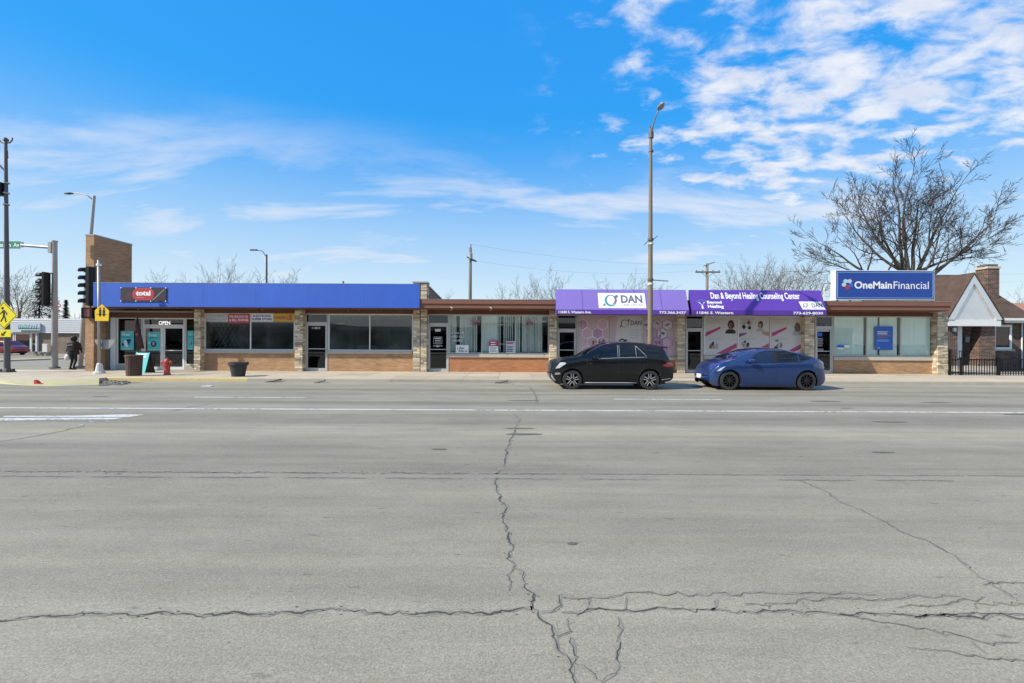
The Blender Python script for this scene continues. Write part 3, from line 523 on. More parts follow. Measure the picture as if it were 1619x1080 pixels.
mb.build('folding_gate', 'offwhite', w2, kind='stuff'); MB().box(W(327), W(341), WALL+.5, WALL+.9, 1.2, 1.75).build('box', 'black', w2)
brick_panel(A, W(519), W(656), 1.08, 'tan_brick'); sill(A, W(519), W(652), 1.08, 1.235)
w3 = window(A, W(519), W(653), 1.24, ZT, WALL, (W(584.5),), 0.06, 'white_frame', 'dirty_glass')
MB().poly([(W(521),WALL+.35,2.62),(W(536),WALL+.35,2.62),(W(543),WALL+.35,2.74),(W(521),WALL+.35,2.74)]).build('light_box', 'offwhite', w3)
d3 = door(A, W(483), W(518), 2.64, WALL, trans=ZT, fm='aluminium')
text('11854', W(493), W(506), 2.38, 0.12, WALL+.01, 'offwhite', d3, .02)
# blue sign band, in panels
S_ = thing('sign_band', 'long plain bright blue sign band along the roof edge of the left shops', 'sign', (-13, 22.43, 3.42))
xs = [sx(p, 22.4) for p in (147, 238, 322, 404, 488, 576, 663)]
for a, b in zip(xs, xs[1:]): MB().bbox(a+.001, b-.001, 22.40, 22.52, 3.43+rr.uniform(-.004,.004), 4.62+rr.uniform(-.006,.006), .0025).build('panel', 'blue_panel', S_)
MB().box(xs[0], xs[-1], 22.41, 22.53, 4.63, 4.65).build('cap_trim', 'galvanised', S_)
def B4(px): return sx(px, 22.36)
bn = thing('banner', 'dark banner reading total on a red oval, tied to the blue sign band', 'banner', (B4(226), 22.36, sz(226, 476.7, 22.36)))
def zq(py): return sz(226, py, 22.36)
MB().box(B4(190), B4(262.5), 22.37, 22.395, zq(476.7), zq(454)).build('sheet', 'charcoal', bn)
mb = MB()
for i in range(6): mb.poly([(B4(191.5+i*3.2),22.366,zq(474.5-i*.3)),(B4(192.3+i*3.2),22.366,zq(475.5)),(B4(208+i*1.2),22.366,zq(461+i*2.2)),(B4(206+i*1.2),22.366,zq(459+i*2.4))])
for i in range(3): mb.poly([(B4(247+i*3),22.366,zq(475.5)),(B4(249+i*3),22.366,zq(475.5)),(B4(261),22.366,zq(466+i*3)),(B4(261),22.366,zq(464+i*3))])
mb.build('streak_print', 'flag_wine', bn, kind='stuff')
MB().poly([(B4(240.5),22.362,zq(474)),(B4(241.5),22.362,zq(474)),(B4(259.5),22.362,zq(457)),(B4(258.8),22.362,zq(457))]).build('slash', 'offwhite', bn)
def capsule(x0, x1, z0, z1, y):
    r0 = (z1-z0)/2; return [(x1-r0+r0*math.cos(a), y, z0+r0+r0*math.sin(a)) for a in [(-90+i*12)*math.pi/180 for i in range(16)]] + [(x0+r0+r0*math.cos(a), y, z0+r0+r0*math.sin(a)) for a in [(90+i*12)*math.pi/180 for i in range(16)]]
MB().poly(capsule(B4(209), B4(244), zq(474.5), zq(455), 22.358)).build('oval', 'rose_sign', bn); MB().poly(capsule(B4(210.5), B4(242.8), zq(472.5), zq(456), 22.354)).build('oval', 'red', bn)
text('total', B4(214.5), B4(238), zq(467), zq(459)-zq(467), 22.350, 'white', bn, .05); text('wireless', B4(216), B4(227), zq(470.6), .06, 22.350, 'pink_pale', bn, .01)
for px in (190.8, 214.5, 238, 261.6):
    for py in (454.6, 475.6): MB().lathe([(.03,0),(.03,.012)], (B4(px),22.355,zq(py)), 8, 'y').build('eyelet', 'white', bn)
def sheet(name, label, cat, px0, px1, py0, py1, y, m, d=None, th=.006, group=None):
    d = d or y; x0, x1 = sx(px0, d), sx(px1, d); z0, z1 = sz((px0+px1)/2, py1, d), sz((px0+px1)/2, py0, d)
    t = thing(name, label, cat, ((x0+x1)/2, y, z0), group); MB().box(x0, x1, y-th, y, z0, z1).build('panel', m, t); return t, x0, x1, z0, z1
def lines(t, x0, x1, zs, y, m, h=.02, seed=1):
    r = random.Random(seed); mb = MB()
    for z in zs: mb.poly([(x0,y,z),(x0+(x1-x0)*r.uniform(.7,1),y,z),(x0+(x1-x0)*r.uniform(.7,1),y,z+h),(x0,y,z+h)])
    return mb.build('print', m, t)
def scribble(t, x0, x1, z, h, y, m, seed):                 # handwriting too small to read
    r = random.Random(seed); mb = MB(); x = x0
    while x < x1:
        q = r.uniform(.4,1)*h; mb.poly([(x,y,z),(x+.022,y,z),(x+.022+q*.3,y,z+q),(x+q*.3,y,z+q)]); e = x+r.uniform(.04,.07)
        mb.poly([(x,y,z+.005),(e+.02,y,z+.01),(e+.02,y,z+.03),(x,y,z+.025)]); x = e+(r.random() < .2)*.06
    return mb.build('handwriting', m, t)
# strips of lettering across the vacant window
y_ = WALL-.012
t, a, b, c, d = sheet('window_sign', 'pale grey strip sign with two faint lines, leftmost above the vacant shop window', 'sign', 325, 360.5, 496, 508, y_, 'print_white')
text('Infinity Mobile', a+.06, b-.06, c+.23, .12, y_-.009, 'print_grey', t, .02); text('INTERNET SOLUTION', a+.04, b-.04, c+.05, .11, y_-.009, 'print_grey', t, .03)
t, a, b, c, d = sheet('window_sign', 'red strip sign reading we unlock fix and sell phones', 'sign', 361, 395, 496, 511, y_-.002, 'rose_sign')
text('WE UNLOCK FIX', a+.05, b-.08, c+.3, .13, y_-.011, 'white', t, .03); text('& SELL PHONES', a+.05, b-.08, c+.12, .13, y_-.011, 'white', t, .03)
t, a, b, c, d = sheet('window_sign', 'white strip sign reading electronic super store in blue', 'sign', 397.5, 432, 495, 508, y_, 'white')
text('ELECTRONIC', a+.08, b-.1, c+.24, .12, y_-.009, 'sign_blue', t, .03); text('SUPER STORE', a+.03, b-.06, c+.06, .13, y_-.009, 'sign_blue', t, .04)
t, a, b, c, d = sheet('window_sign', 'ochre yellow strip sign reading chargers five dollars', 'sign', 432.5, 467, 495, 508, y_-.003, 'ochre')
text('CHARGERS $', a+.03, a+.78, c+.09, .2, y_-.012, 'rose_sign', t, .03); text('5', a+.8, a+.98, c+.07, .29, y_-.012, 'rose_sign', t, .04)
# teal posters of the corner shop
for i, (p0, p1, q0, q1, lab) in enumerate(((191,212,523,553,'teal poster with a white phone picture in the left shop window'), (233,253,524,554,'teal poster with a dark round badge on the left leaf of the double door'), (296.5,306,522.5,552.5,'teal poster partly hidden behind the stone pier'))):
    t, a, b, c, d = sheet('poster', lab, 'poster', p0, p1, q0, q1, YT-.004 if i != 1 else YT+.008, 'teal', d=YT)
    y2 = YT-.014 if i != 1 else YT-.002
    text('Free', a+.1, min(b-.12, a+.5), d-.26, .16, y2, 'white', t, .02); text('5G phone', a+.05, b-.06, d-.37, .08, y2, 'navy', t, .02)
    if i == 0:
        mb = MB(); mb.poly([(a+.22,y2,c+.2),(a+.42,y2,c+.14),(a+.3,y2,c+.55),(a+.18,y2,c+.5)]); mb.build('phone_print', 'white', t); MB().poly([(a+.3,y2,c+.58),(a+.58,y2,c+.6),(a+.46,y2,c+.25)]).build('phone_print', 'navy', t); MB().disc_y(a+.12, c+.3, .07, .07, y2).build('badge_print', 'navy', t)
    else: MB().disc_y((a+b)/2, c+.36, min(.16,(b-a)*.3), min(.16,(b-a)*.3), y2).build('badge_print', 'navy', t); lines(t, (a+b)/2-.08, (a+b)/2+.08, [c+.3,c+.36,c+.42], y2-.003, 'offwhite', .03)
    lines(t, a+.06, b-.06, [c+.05], y2, 'white', .02)
# ---- right block
Bb = thing('shop_building', 'tan and orange brick shop row with stone piers, brown fascia and two purple awnings', 'building', (9, WALL, TOP))
XB0, XB1 = W(663)+.004, 22.1
MB().box(XB0, XB1, FRONT+.06, 35.7, 3.41, 3.8).build('roof', 'soffit', Bb)
MB().box(XB0+.1, XB1+.03, FRONT, FRONT+.06, 3.44, 3.655).build('fascia', 'brown_paint', Bb); MB().box(XB0+.1, XB1+.05, FRONT-.05, FRONT+.08, 3.66, 3.87).build('fascia_cap', 'brown_paint', Bb); MB().box(XB0+.1, XB1+.05, FRONT-.06, FRONT+.2, 3.872, 3.89).build('coping', 'galvanised', Bb)
MB().box(W(664), W(1483), WALL-.03, WALL+.25, 3.2, 3.41).build('header', 'soffit', Bb); MB().box(XB1-.3, XB1-.02, 24.3, 35.7, 0, 3.4).build('wall', 'tan_brick', Bb)
pr = [(664.8,674.6,4),(868.7,880.4,5),(1071,1083.6,6),(1272.5,1288,7),(1482.5,1499,8)]
for a, b, s in pr: stone_pier(Bb, sx(a,PIER), sx(b,PIER), seed=s, z1=4.8 if s == 4 else 3.40, y1=24.0 if s == 4 else 24.3)
MB().box(sx(652,PIER), sx(675.5,PIER), PIER-.03, 24.05, 4.81, 4.89).build('coping', 'galvanised', Bb)
MB().prism_x([(24.01,3.7),(28.4,3.7),(28.4,4.42),(24.01,4.7)], sx(664,PIER), sx(674.3,PIER)).build('party_wall', 'far_brick', Bb); MB().prism_x([(24.01,4.705),(28.45,4.425),(28.45,4.475),(24.01,4.755)], sx(663,PIER), sx(675.4,PIER)).build('coping', 'white_frame', Bb)
for px, py in ((711,486),(773,484)): x = sx(px,22.5); MB().grid([[(x,FRONT-.004,3.5),(x+.06,FRONT-.004,3.52)],[(x+.12,FRONT-.05,3.42),(x+.16,FRONT-.04,3.44)],[(x+.02,FRONT-.03,3.3),(x+.06,FRONT-.02,3.31)]]).build('paint_flake', 'sill_stone', Bb)
room(Bb, W(665), W(868), 31, 'room'); room(Bb, W(880), W(1071), 31); room(Bb, W(1083), W(1273), 31); room(Bb, W(1288), W(1483), 31)
ZB = 1.12
def unit(x0, x1, mulls, brick, zs, gm='glass', fm='aluminium'):
    brick_panel(Bb, x0, x1+.15, zs-.2, brick); sill(Bb, x0, x1, zs-.198, zs-.02); return window(Bb, x0, x1, zs, ZT, WALL, mulls, 0.055, fm, gm)
w4 = unit(W(710), W(868), (W(761.7), W(814.5)), 'orange_brick', ZB)
d4 = door(Bb, W(676.5), W(709.5), 2.62, WALL, trans=ZT, gm='dark_glass')
blinds(w4, W(711), W(761), 1.2, 3.12, 11, 'blind_grey', [(W(722),W(725)),(W(753),W(759))], .085, ang=.75); blinds(w4, W(762), W(786), 1.2, 3.12, 12, 'blind_grey', [], .08, ang=.15); blinds(w4, W(786), W(814), 1.2, 3.12, 13, 'blind_grey', [(W(793),W(795))], .11, ang=.8); blinds(w4, W(815), W(866), 1.2, 3.12, 14, 'blind_grey', [(W(823),W(826)),(W(858),W(866))], .085, ang=.6)
for px in (750, 836.5):                                    # dried flower wreaths on stands behind the glass
    x = W(px); r = random.Random(px); t = thing('flower_stand', 'pink dried flower spray on a thin stand, %s in the orange brick shop window' % ('left one' if px == 750 else 'right one'), 'decoration', (x, WALL+.13, 1.15))
    MB().tube([(x,WALL+.13,1.15),(x,WALL+.13,2.75)], .03, 6).build('stem', 'offwhite', t); mb = MB()
    for i in range(90):
        a, b = r.gauss(0,.12), r.gauss(0,.1); s0 = .035; mb.poly([(x+a+s0*math.cos(k*2.1+i), WALL+.12+r.uniform(-.04,.05), 2.78+b+s0*math.sin(k*2.1+i)) for k in range(3)])
    mb.build('petals', 'magenta', t, kind='stuff')
t, a, b, c, d = sheet('window_sign', 'white card with dark slanted handwriting in the lower left of the blinds window', 'sign', 720.5, 741, 545, 558, WALL-.006, 'white'); scribble(t, a+.07, a+.45, c+.22, .13, WALL-.02, 'letter_grey', 51); scribble(t, a+.16, b-.08, c+.08, .13, WALL-.02, 'letter_grey', 52)
t, a, b, c, d = sheet('window_sign', 'white notice with red header at the bottom of the blinds window', 'sign', 773, 788, 538, 558, WALL-.006, 'white'); MB().box(a, b, WALL-.02, WALL-.013, c+.38, d).build('header', 'rose_sign', t); lines(t, a+.05, b-.05, [c+.08,c+.15,c+.22,c+.29], WALL-.015, 'print_grey', .03); lines(t, a+.1, b-.1, [d-.12, d-.24], WALL-.023, 'white', .05)
t, a, b, c, d = sheet('window_sign', 'pale blue notice with dark and red lines beside the white one', 'sign', 800, 815, 539, 558.5, WALL-.008, 'pale_siding'); lines(t, a+.04, b-.04, [d-.14], WALL-.017, 'rose_sign', .08, 3); lines(t, a+.04, b-.04, [c+.1,c+.2,c+.32], WALL-.017, 'navy', .05, 4)
for px0, px1, py in ((767,809,513),(768,800,543.5)): MB().box(W(px0), W(px1), WALL+.08, WALL+.1, sz(790,py,WALL)-.02, sz(790,py,WALL)+.02).build('shelf_bar', 'offwhite', w4)
for i, (p, q, z) in enumerate(((713.5,733,2.17),(713.5,733,1.97),(716,732,1.76))): scribble(w4, W(p), W(q), z, .13, WALL+.028, 'white', 40+i)
mb = MB(); x = W(692); y2 = WALL+.024
for q in ((-.23,.23,1.98,2.0),(-.23,.23,1.62,1.64),(-.23,-.215,1.64,1.98),(.215,.23,1.64,1.98),(-.17,.17,1.88,1.94),(-.15,.15,1.78,1.82),(-.15,.17,1.7,1.73),(-.25,.25,1.5,1.53),(-.08,.08,1.46,1.56)): mb.poly([(x+q[0],y2,q[2]),(x+q[1],y2,q[2]),(x+q[1],y2,q[3]),(x+q[0],y2,q[3])])
mb.poly([(x-.14,y2,2.28),(x+.14,y2,2.28),(x+.16,y2,2.42),(x-.16,y2,2.42)]); mb.build('door_lettering', 'offwhite', d4)
# units under the awnings: printed films on the glass
w5 = unit(W(912.5), W(1069), (W(965), W(1016)), 'orange_brick', 1.02); door(Bb, W(881), W(911.5), 2.35, WALL, trans=ZT, gm='dark_glass')
w6 = unit(W(1113), W(1271.5), (W(1167), W(1218.5)), 'tan_brick', 1.1, fm='white_frame'); d6 = door(Bb, W(1084), W(1112), 2.42, WALL, trans=ZT, gm='dark_glass', handle=1)
MB().box(W(1087), W(1096), WALL+.06, WALL+.07, 2.0, 2.32).build('notice', 'print_grey', d6); MB().box(W(1087), W(1100), WALL+.06, WALL+.07, 1.55, 1.8).build('notice', 'print_white', d6)
def hexa(x, z, r): return [(x+r*math.cos(R(30+60*k)), z+r*math.sin(R(30+60*k))) for k in range(6)]
def film(x0, x1, z0, z1, label, m): 
    t = thing('window_graphic', label, 'window graphic', ((x0+x1)/2, WALL+.02, z0)); MB().box(x0, x1, WALL+.022, WALL+.03, z0, z1).build('film', m, t); return t
def P(mb, pts, y): return mb.poly([(x, y, z) for x, z in pts])
def blob(x, z, rx, rz, y, r, n=13, j=.28): return MB().poly([(x+rx*(1+r.uniform(-j,j))*math.cos(2*math.pi*k/n), y, z+rz*(1+r.uniform(-j,j))*math.sin(2*math.pi*k/n)) for k in range(n)])
def bust(t, x, z, s, hair, skin, top, y, long=False):
    r = random.Random(int(x*100)); blob(x+s*.06, z+s*.02-(s*.35 if long else 0), s*.52, s*(1.0 if long else .7), y, r, 22, .1).build('hair_print', hair, t)
    P(MB(), [(x-s*.8,z-s*1.4),(x+s*.75,z-s*1.4),(x+s*.8,z-s*1.05),(x+s*.5,z-s*.78),(x+s*.2,z-s*.66),(x+s*.05,z-s*.9),(x-s*.2,z-s*.66),(x-s*.55,z-s*.82),(x-s*.8,z-s*1.1)], y-.002).build('clothes_print', top, t)
    P(MB(), [(x-s*.14,z-s*.72),(x+s*.03,z-s*.9),(x+s*.14,z-s*.7),(x+s*.13,z-s*.3),(x-s*.13,z-s*.3)], y-.003).build('neck_print', skin, t)
    MB().poly([(x-s*.05+s*.31*math.cos(a)*(1-.15*(math.sin(a)<0)), y-.004, z-s*.14+s*.44*math.sin(a)) for a in [k*.3142+.1 for k in range(20)]]).build('face_print', skin, t)
def group_print(t, x, z, s, y, n, seed, shades=('hair_dark','plum','hair_brown')):
    r = random.Random(seed)
    for i in range(n*3):                                   # a photograph too small to read: overlapping dark, skin and cloth tones
        a, q = x+r.gauss(0,s*.34), z+r.gauss(0,s*.2); blob(a, q, s*r.uniform(.12,.3), s*r.uniform(.12,.34), y-.0006*i, r, 9, .35).build('photo_print', r.choice(shades+('skin_brown','skin_tan','print_grey')), t)
yf = WALL+.018; z0, z1 = 1.08, 3.14
def curl(t, x, z, r, y, m, m2):
    MB().ring_y(x, z, r*.72, r, y, 28, R(-60), R(-330), True).build('logo', m, t); MB().ring_y(x+r*.28, z+r*.12, r*.62, r*.8, y-.002, 20, R(110), R(-110), True).build('logo', m2, t)
    MB().disc_y(x+r*1.05, z+r*.85, r*.27, r*.27, y, 12).build('logo', m2, t); MB().disc_y(x-r*1.05, z-r*.75, r*.24, r*.24, y, 12).build('logo', m, t)
g = film(W(914.5), W(964), z0, z1, 'printed window film of rose hexagon photos beside the grey glass door', 'print_rose')
def hexfield(g, x0, x1, z0_, z1_, line, seed, fills):
    r = random.Random(seed); R0 = .31; k = 0; row = 0; z = z0_+.2
    while z < z1_-.1:
        x = x0+(.18 if row % 2 else .45)
        while x < x1-.15:
            if r.random() < .82:
                cl = lambda pts: [(min(max(a,x0+.01),x1-.01), min(max(b,z0_+.01),z1_-.01)) for a,b in pts]
                P(MB(), cl(hexa(x,z,R0)), yf-.0005*k).build('hexagon_print', line, g); P(MB(), cl(hexa(x,z,R0-.022)), yf-.0005*k-.0003).build('hexagon_print', r.choice(fills), g)
                if r.random() < .6: group_print(g, x, z, .24, yf-.012-.0003*k, 2+int(r.random()*2), seed*50+k, ('plum','magenta','hair_brown','lilac'))
            k += 1; x += R0*1.76
        z += R0*1.53; row += 1
hexfield(g, W(915), W(963.5), z0, z1, 'white', 3, ('lilac','pink_pale','print_rose','pink_pale'))
g = film(W(966), W(1015), z0, z1, 'printed window film with grey curl logo, DAN lettering and a head of dark hair', 'print_white')
P(MB(), [(W(966.5),z0+.02),(W(971),z0+.02),(W(977),z1-.02),(W(966.5),z1-.02)], yf).build('print', 'pink_pale', g)
curl(g, W(987.5), sz(987,511,WALL), .21, yf-.002, 'letter_grey', 'letter_grey'); text('DAN', W(997), W(1014.5), sz(1000,513.5,WALL), .24, yf-.003, 'letter_grey', g, .03); lines(g, W(996), W(1014), [sz(1000,p,WALL) for p in (522,526,530,534)], yf-.002, 'print_grey', .03, 7)
MB().ring_y(W(984), sz(984,541,WALL), .13, .2, yf-.002, 16, 0, math.pi).build('hair_print', 'hair_dark', g); MB().disc_y(W(984), sz(984,542,WALL)-.08, .13, .2, yf-.003, 12).build('face_print', 'skin_tan', g)
g = film(W(1017), W(1067.5), z0, z1, 'printed window film of pale hexagons and people behind the lamp post', 'print_rose')
hexfield(g, W(1017.5), W(1067), z0, z1, 'plum', 4, ('lilac','pink_pale','pale_siding','print_rose'))
for i, (p0, p1, lab) in enumerate(((1115,1166,'white window film with a smiling dark-haired woman and magenta slashes'),(1168,1217,'white window film with family photographs, middle panel under the counseling awning'),(1220,1270,'white window film with a brown-haired woman, next to the stone pier'))):
    g = film(W(p0), W(p1), 1.16, z1, lab, 'print_white'); x0, x1 = W(p0), W(p1); w = x1-x0
    if i != 1: P(MB(), [(x0+.02,2.3),(x0+.02,2.08),(x0+w*.48,2.5),(x0+w*.48,2.62)], yf).build('slash_print', 'magenta', g)
    else: P(MB(), [(x0+.02,2.25),(x0+.02,2.05),(x0+w*.25,2.22),(x0+w*.25,2.3)], yf).build('slash_print', 'plum', g); P(MB(), [(x1-.35,2.2),(x1-.02,2.1),(x1-.02,2.36),(x1-.45,2.38)], yf).build('slash_print', 'skin_tan', g)
    P(MB(), [(x0+w*.35,1.18),(x0+w*.6,1.18),(x1-.03,1.5),(x1-.03,1.75)], yf).build('slash_print', 'magenta', g)
    if i == 0: bust(g, x1-.36, 2.72, .34, 'hair_dark', 'skin_brown', 'hair_dark', yf-.003, False)
    if i == 2: bust(g, x1-.32, 2.62, .32, 'hair_brown', 'hair_brown', 'print_grey', yf-.003, True)
    if i == 1: group_print(g, x0+.42, 2.7, .38, yf-.003, 3, 5); bust(g, x1-.5, 2.72, .26, 'hair_dark', 'skin_tan', 'print_grey', yf-.003)
    group_print(g, x0+.42, 1.62, .4, yf-.004, 3, 30+i, ('letter_grey','print_grey','hair_dark'))
    lines(g, x0+.08, x0+w*.55, [3.0,2.9,2.8], yf-.002, 'print_grey', .018, i); lines(g, x0+.08, x0+w*.6, [1.98,1.92], yf-.002, 'print_grey', .015, i+9)
# counselling finance unit with closed blinds
w7 = unit(W(1317.5), W(1481.5), (W(1370.5), W(1424)), 'tan_brick', 1.06)
for a, b, s in ((1319,1368,21),(1372,1391,22),(1394,1421,23),(1427,1477,24)): blinds(w7, W(a), W(b), 1.12, 3.12, s, 'blind', [], .074, WALL+.13, -.42)
d7 = door(Bb, W(1289), W(1316.5), 2.55, WALL, trans=ZT, gm='dark_glass', fm='aluminium')
text('11844', W(1292), W(1305), 2.68, .14, WALL-.004, 'letter_grey', d7, .03)
y2 = WALL+.006; MB().box(W(1292), W(1300), y2, y2+.02, 2.12, 2.32).build('sticker', 'poster_blue', d7); lines(d7, W(1292), W(1303), [1.98,1.9,1.8,1.7,1.6,1.42,1.34], y2, 'print_grey', .04, 3); MB().box(W(1293), W(1311), y2, y2+.02, 2.38, 2.45).build('sticker', 'print_white', d7)
t, a, b, c, d = sheet('poster', 'blue poster with white and orange lines over the closed blinds', 'poster', 1383, 1411.5, 515.5, 553, WALL-.004, 'poster_blue'); lines(t, a+.13, b-.2, [d-.32, d-.42], WALL-.015, 'white', .045, 1); lines(t, a+.13, b-.1, [d-.52,d-.61], WALL-.015, 'terra', .04, 2); lines(t, a+.13, b-.1, [d-.74,d-.8], WALL-.015, 'pale_blue', .025, 3); lines(t, a+.13, a+.3, [c+.1], WALL-.015, 'white', .025, 4)
t, a, b, c, d = sheet('window_sign', 'small blue and white stickers low on the left blinds pane', 'sign', 1324, 1334, 545, 551.5, WALL-.004, 'white'); MB().box(a, b, WALL-.014, WALL-.011, c+.08, d).build('sticker', 'poster_blue', t); MB().box(b+.04, b+.3, WALL-.01, WALL-.004, c+.08, d-.01).build('sticker', 'white', t)
# awnings
AZ0, AZ1, AY0, AY1 = 3.36, 4.41, 22.0, 22.44
SL = (AY0-.008, AZ0, AY1-.008, AZ1)
def az(px, py): return AZ0 + (490.5+TILT*(px-1090)-py)/32.8*(AZ1-AZ0)
def onslope(mb, off=0.008): mb.v = [(x, AY0-off+(z-AZ0)/(AZ1-AZ0)*(AY1-AY0)+y, z) for x,y,z in mb.v]; return mb
def awning(x0, x1, label, m, mv):
    t = thing('awning', label, 'awning', ((x0+x1)/2, 22.4, 3.13))
    MB().prism_x([(AY1,AZ1),(AY0,AZ0),(AY0+.03,AZ0-.01),(AY1+.03,AZ1-.03)], x0, x1).build('canopy', m, t)
    MB().prism_x([(AY0,AZ0-.002),(AY0,3.13),(AY0+.02,3.13),(AY0+.02,AZ0-.01)], x0, x1).build('valance', mv, t)
    for a in (x0, x1-.02): MB().prism_x([(AY0+.021,3.14),(FRONT-.052,3.14),(FRONT-.052,AZ1-.05),(AY1+.03,AZ1-.05),(AY0+.035,AZ0-.02)], a, a+.02).build('side_cheek', mv, t)
    MB().box(x0, x1, AY1+.035, FRONT-.005, 3.9, AZ1-.02).build('frame', mv, t)
    for k in range(1, 5): x = x0+(x1-x0)*k/5; MB().prism_x([(AY1-.003,AZ1),(AY0-.003,AZ0),(AY0,AZ0),(AY1,AZ1)], x-.012, x+.012).build('seam', mv, t)
    return t
def A1(px, d=22.2): return sx(px, d)
a1 = awning(sx(878,22.45), sx(1083.5,22.45), 'light purple shop awning with white DAN sign, above the black car', 'purple_light', 'purple')
MB2 = MB(); x0, x1, q0, q1 = A1(945.5), A1(1020), az(980,487.2), az(980,463)
onslope(MB().poly([(x0,0,q0),(x1,0,q0),(x1,0,q1),(x0,0,q1)]), .006).build('sign_panel', 'white', a1)
def scurl(t, x, z, r, m, m2, off):
    for args, mm in (((x,z,r*.6,r,0,28,R(-20),R(-300),True), m), ((x+r*.25,z+r*.15,r*.45,r*.8,0,20,R(110),R(-110),True), m2)): onslope(MB().ring_y(*args), off).build('logo', mm, t)
    for cx, cz, k, mm in ((x+r*1.05,z+r*.75,.24,m2), (x-r*1.1,z-r*.7,.22,m)): onslope(MB().disc_y(cx,cz,r*k,r*k,0,12), off).build('logo', mm, t)
scurl(a1, A1(965), az(965,475.3), .3, 'logo_teal', 'letter_grey', .010)
SLo = (AY0-.012, AZ0, AY1-.012, AZ1)
def stext(s, p0, p1, py, h, m, t, bold=.02, **k): return text(s, A1(p0), A1(p1), az((p0+p1)/2,py), h, AY0-.012, m, t, bold, slope=SLo, **k)
stext('DAN', 981.5, 1015, 479, .40, 'letter_grey', a1, .03); stext('CARE CENTER', 982, 1015, 484, .12, 'print_grey', a1, 0)
def vtext(s, p0, p1, t): return text(s, sx(p0,AY0), sx(p1,AY0), 3.17, .135, AY0-.006, 'white', t, .035)
vtext('11848 S. Western Ave.', 883, 934.5, a1); vtext('773.366.3437', 1042, 1084.5, a1)
a2 = awning(sx(1088.7,22.45), sx(1296.8,22.45), 'deep purple shop awning of the counseling center, above the blue car', 'purple', 'purple_dark')
stext('Dan & Beyond Healing Counseling Center', 1124.5, 1266, 475.8, .44, 'white', a2, .025)
stext('Beyond', 1117, 1140, 481.5, .19, 'white', a2, .04); stext('Healing', 1117, 1142, 488.5, .21, 'white', a2, .04)
mb = MB(); x, z = A1(1108.5), az(1108,488); mb.poly([(x-.05,0,z),(x+.05,0,z),(x+.03,0,z+.2),(x-.02,0,z+.2)]); mb.poly([(x-.02,0,z+.18),(x+.02,0,z+.15),(x-.12,0,z+.34),(x-.16,0,z+.33)]); mb.poly([(x,0,z+.14),(x+.03,0,z+.2),(x+.16,0,z+.33),(x+.12,0,z+.34)]); onslope(mb, .010).build('logo', 'white', a2); mb = MB()
for i in range(11): a = R(15+i*15); mb.poly([(x+.14*math.cos(a),0,z+.27+.12*math.sin(a)),(x+.3*math.cos(a-.06),0,z+.27+.2*math.sin(a-.06)),(x+.3*math.cos(a+.06),0,z+.27+.2*math.sin(a+.06))])
onslope(mb, .011).build('logo', 'logo_teal', a2)
x0, x1, q0, q1 = A1(1262), A1(1301), az(1280,489.5), az(1280,476.8)
onslope(MB().poly([(x0+.1,0,q0),(x1,0,q0),(x1-.12,0,q1),(x0,0,q1)]), .006).build('sign_panel', 'white', a2); scurl(a2, A1(1271), az(1271,482.9), .11, 'letter_grey', 'letter_grey', .010); stext('DAN', 1281, 1297.5, 486, .2, 'letter_grey', a2, .02); stext('CARE CENTER', 1282, 1297, 488.3, .05, 'print_grey', a2, 0)
vtext('11846 S. Western', 1101.5, 1159, a2); vtext('773-629-8030', 1254, 1301, a2)
# roof sign
yS = 22.6; s0, s1 = sx(1320.5,yS), sx(1477.5,yS); q0, q1 = sz(1400,474,yS), sz(1400,427,yS)
os_ = thing('roof_sign', 'blue and white box sign reading OneMain Financial on the roof edge', 'sign', ((s0+s1)/2, yS, q0))
mb = MB(); mb.box(s0, s1, yS, yS+.35, q0, q1); mb.build('cabinet', 'white_frame', os_); MB().box(s0+.035, s1-.035, yS-.012, yS-.001, q0+.045, q1-.035).build('face', 'sign_blue', os_)
mb = MB(); f = .022
for a, b, c, d in ((s0+.09,s1-.09,q1-.12,q1-.105),(s0+.09,s1-.09,q0+.10,q0+.115),(s0+.09,s0+.105,q0+.115,q1-.12),(s1-.105,s1-.09,q0+.115,q1-.12)): mb.box(a,b,yS-.02,yS-.0125,c,d)
mb.build('trim', 'pale_blue', os_)
def o1(px): return sx(px, yS)
def oz(py): return sz(1400, py, yS)
text('OneMain', o1(1350), o1(1409.5), oz(456.2), oz(444.5)-oz(456.2), yS-.016, 'white', os_, .028); text('Financial', o1(1412), o1(1467.5), oz(456.2), oz(444.5)-oz(456.2), yS-.016, 'white', os_, .0)
for cx, cy, m, a0 in ((1336,444.5,'pale_blue',.3),(1342.5,444.5,'pale_siding',-.3),(1333.5,450,'pale_siding',.9),(1344.5,450.5,'poster_blue',0),(1339,454.5,'red',0)):
    MB().disc_y(o1(cx), oz(cy), .13, .12, yS-.016-.002*(cx % 3), 5, R(90)+a0).build('logo', m, os_)
for px in (1325,1345,1365,1390,1420,1450,1475): MB().box(sx(px,yS+.1)-.02, sx(px,yS+.1)+.02, yS+.1, yS+.2, 3.8, q0).build('support', 'dark_pole', os_)
MB().tube([(o1(1305),yS+.6,3.8),(o1(1313.5),yS+.5,4.85),(o1(1320),yS+.3,4.85)], .025, 6).build('strut', 'dark_pole', os_); MB().tube([(o1(1313.5),yS+.5,3.8),(o1(1313.5),yS+.5,4.85)], .02, 6).build('strut', 'white_frame', os_)
tag(rebase(MB().tube([(sx(542,27),27,3.7),(sx(542,27),27,sz(542,444,27))], .07, 8).build('vent_pipe', 'galvanised')), 'small grey vent pipe poking up behind the blue sign band', 'pipe')
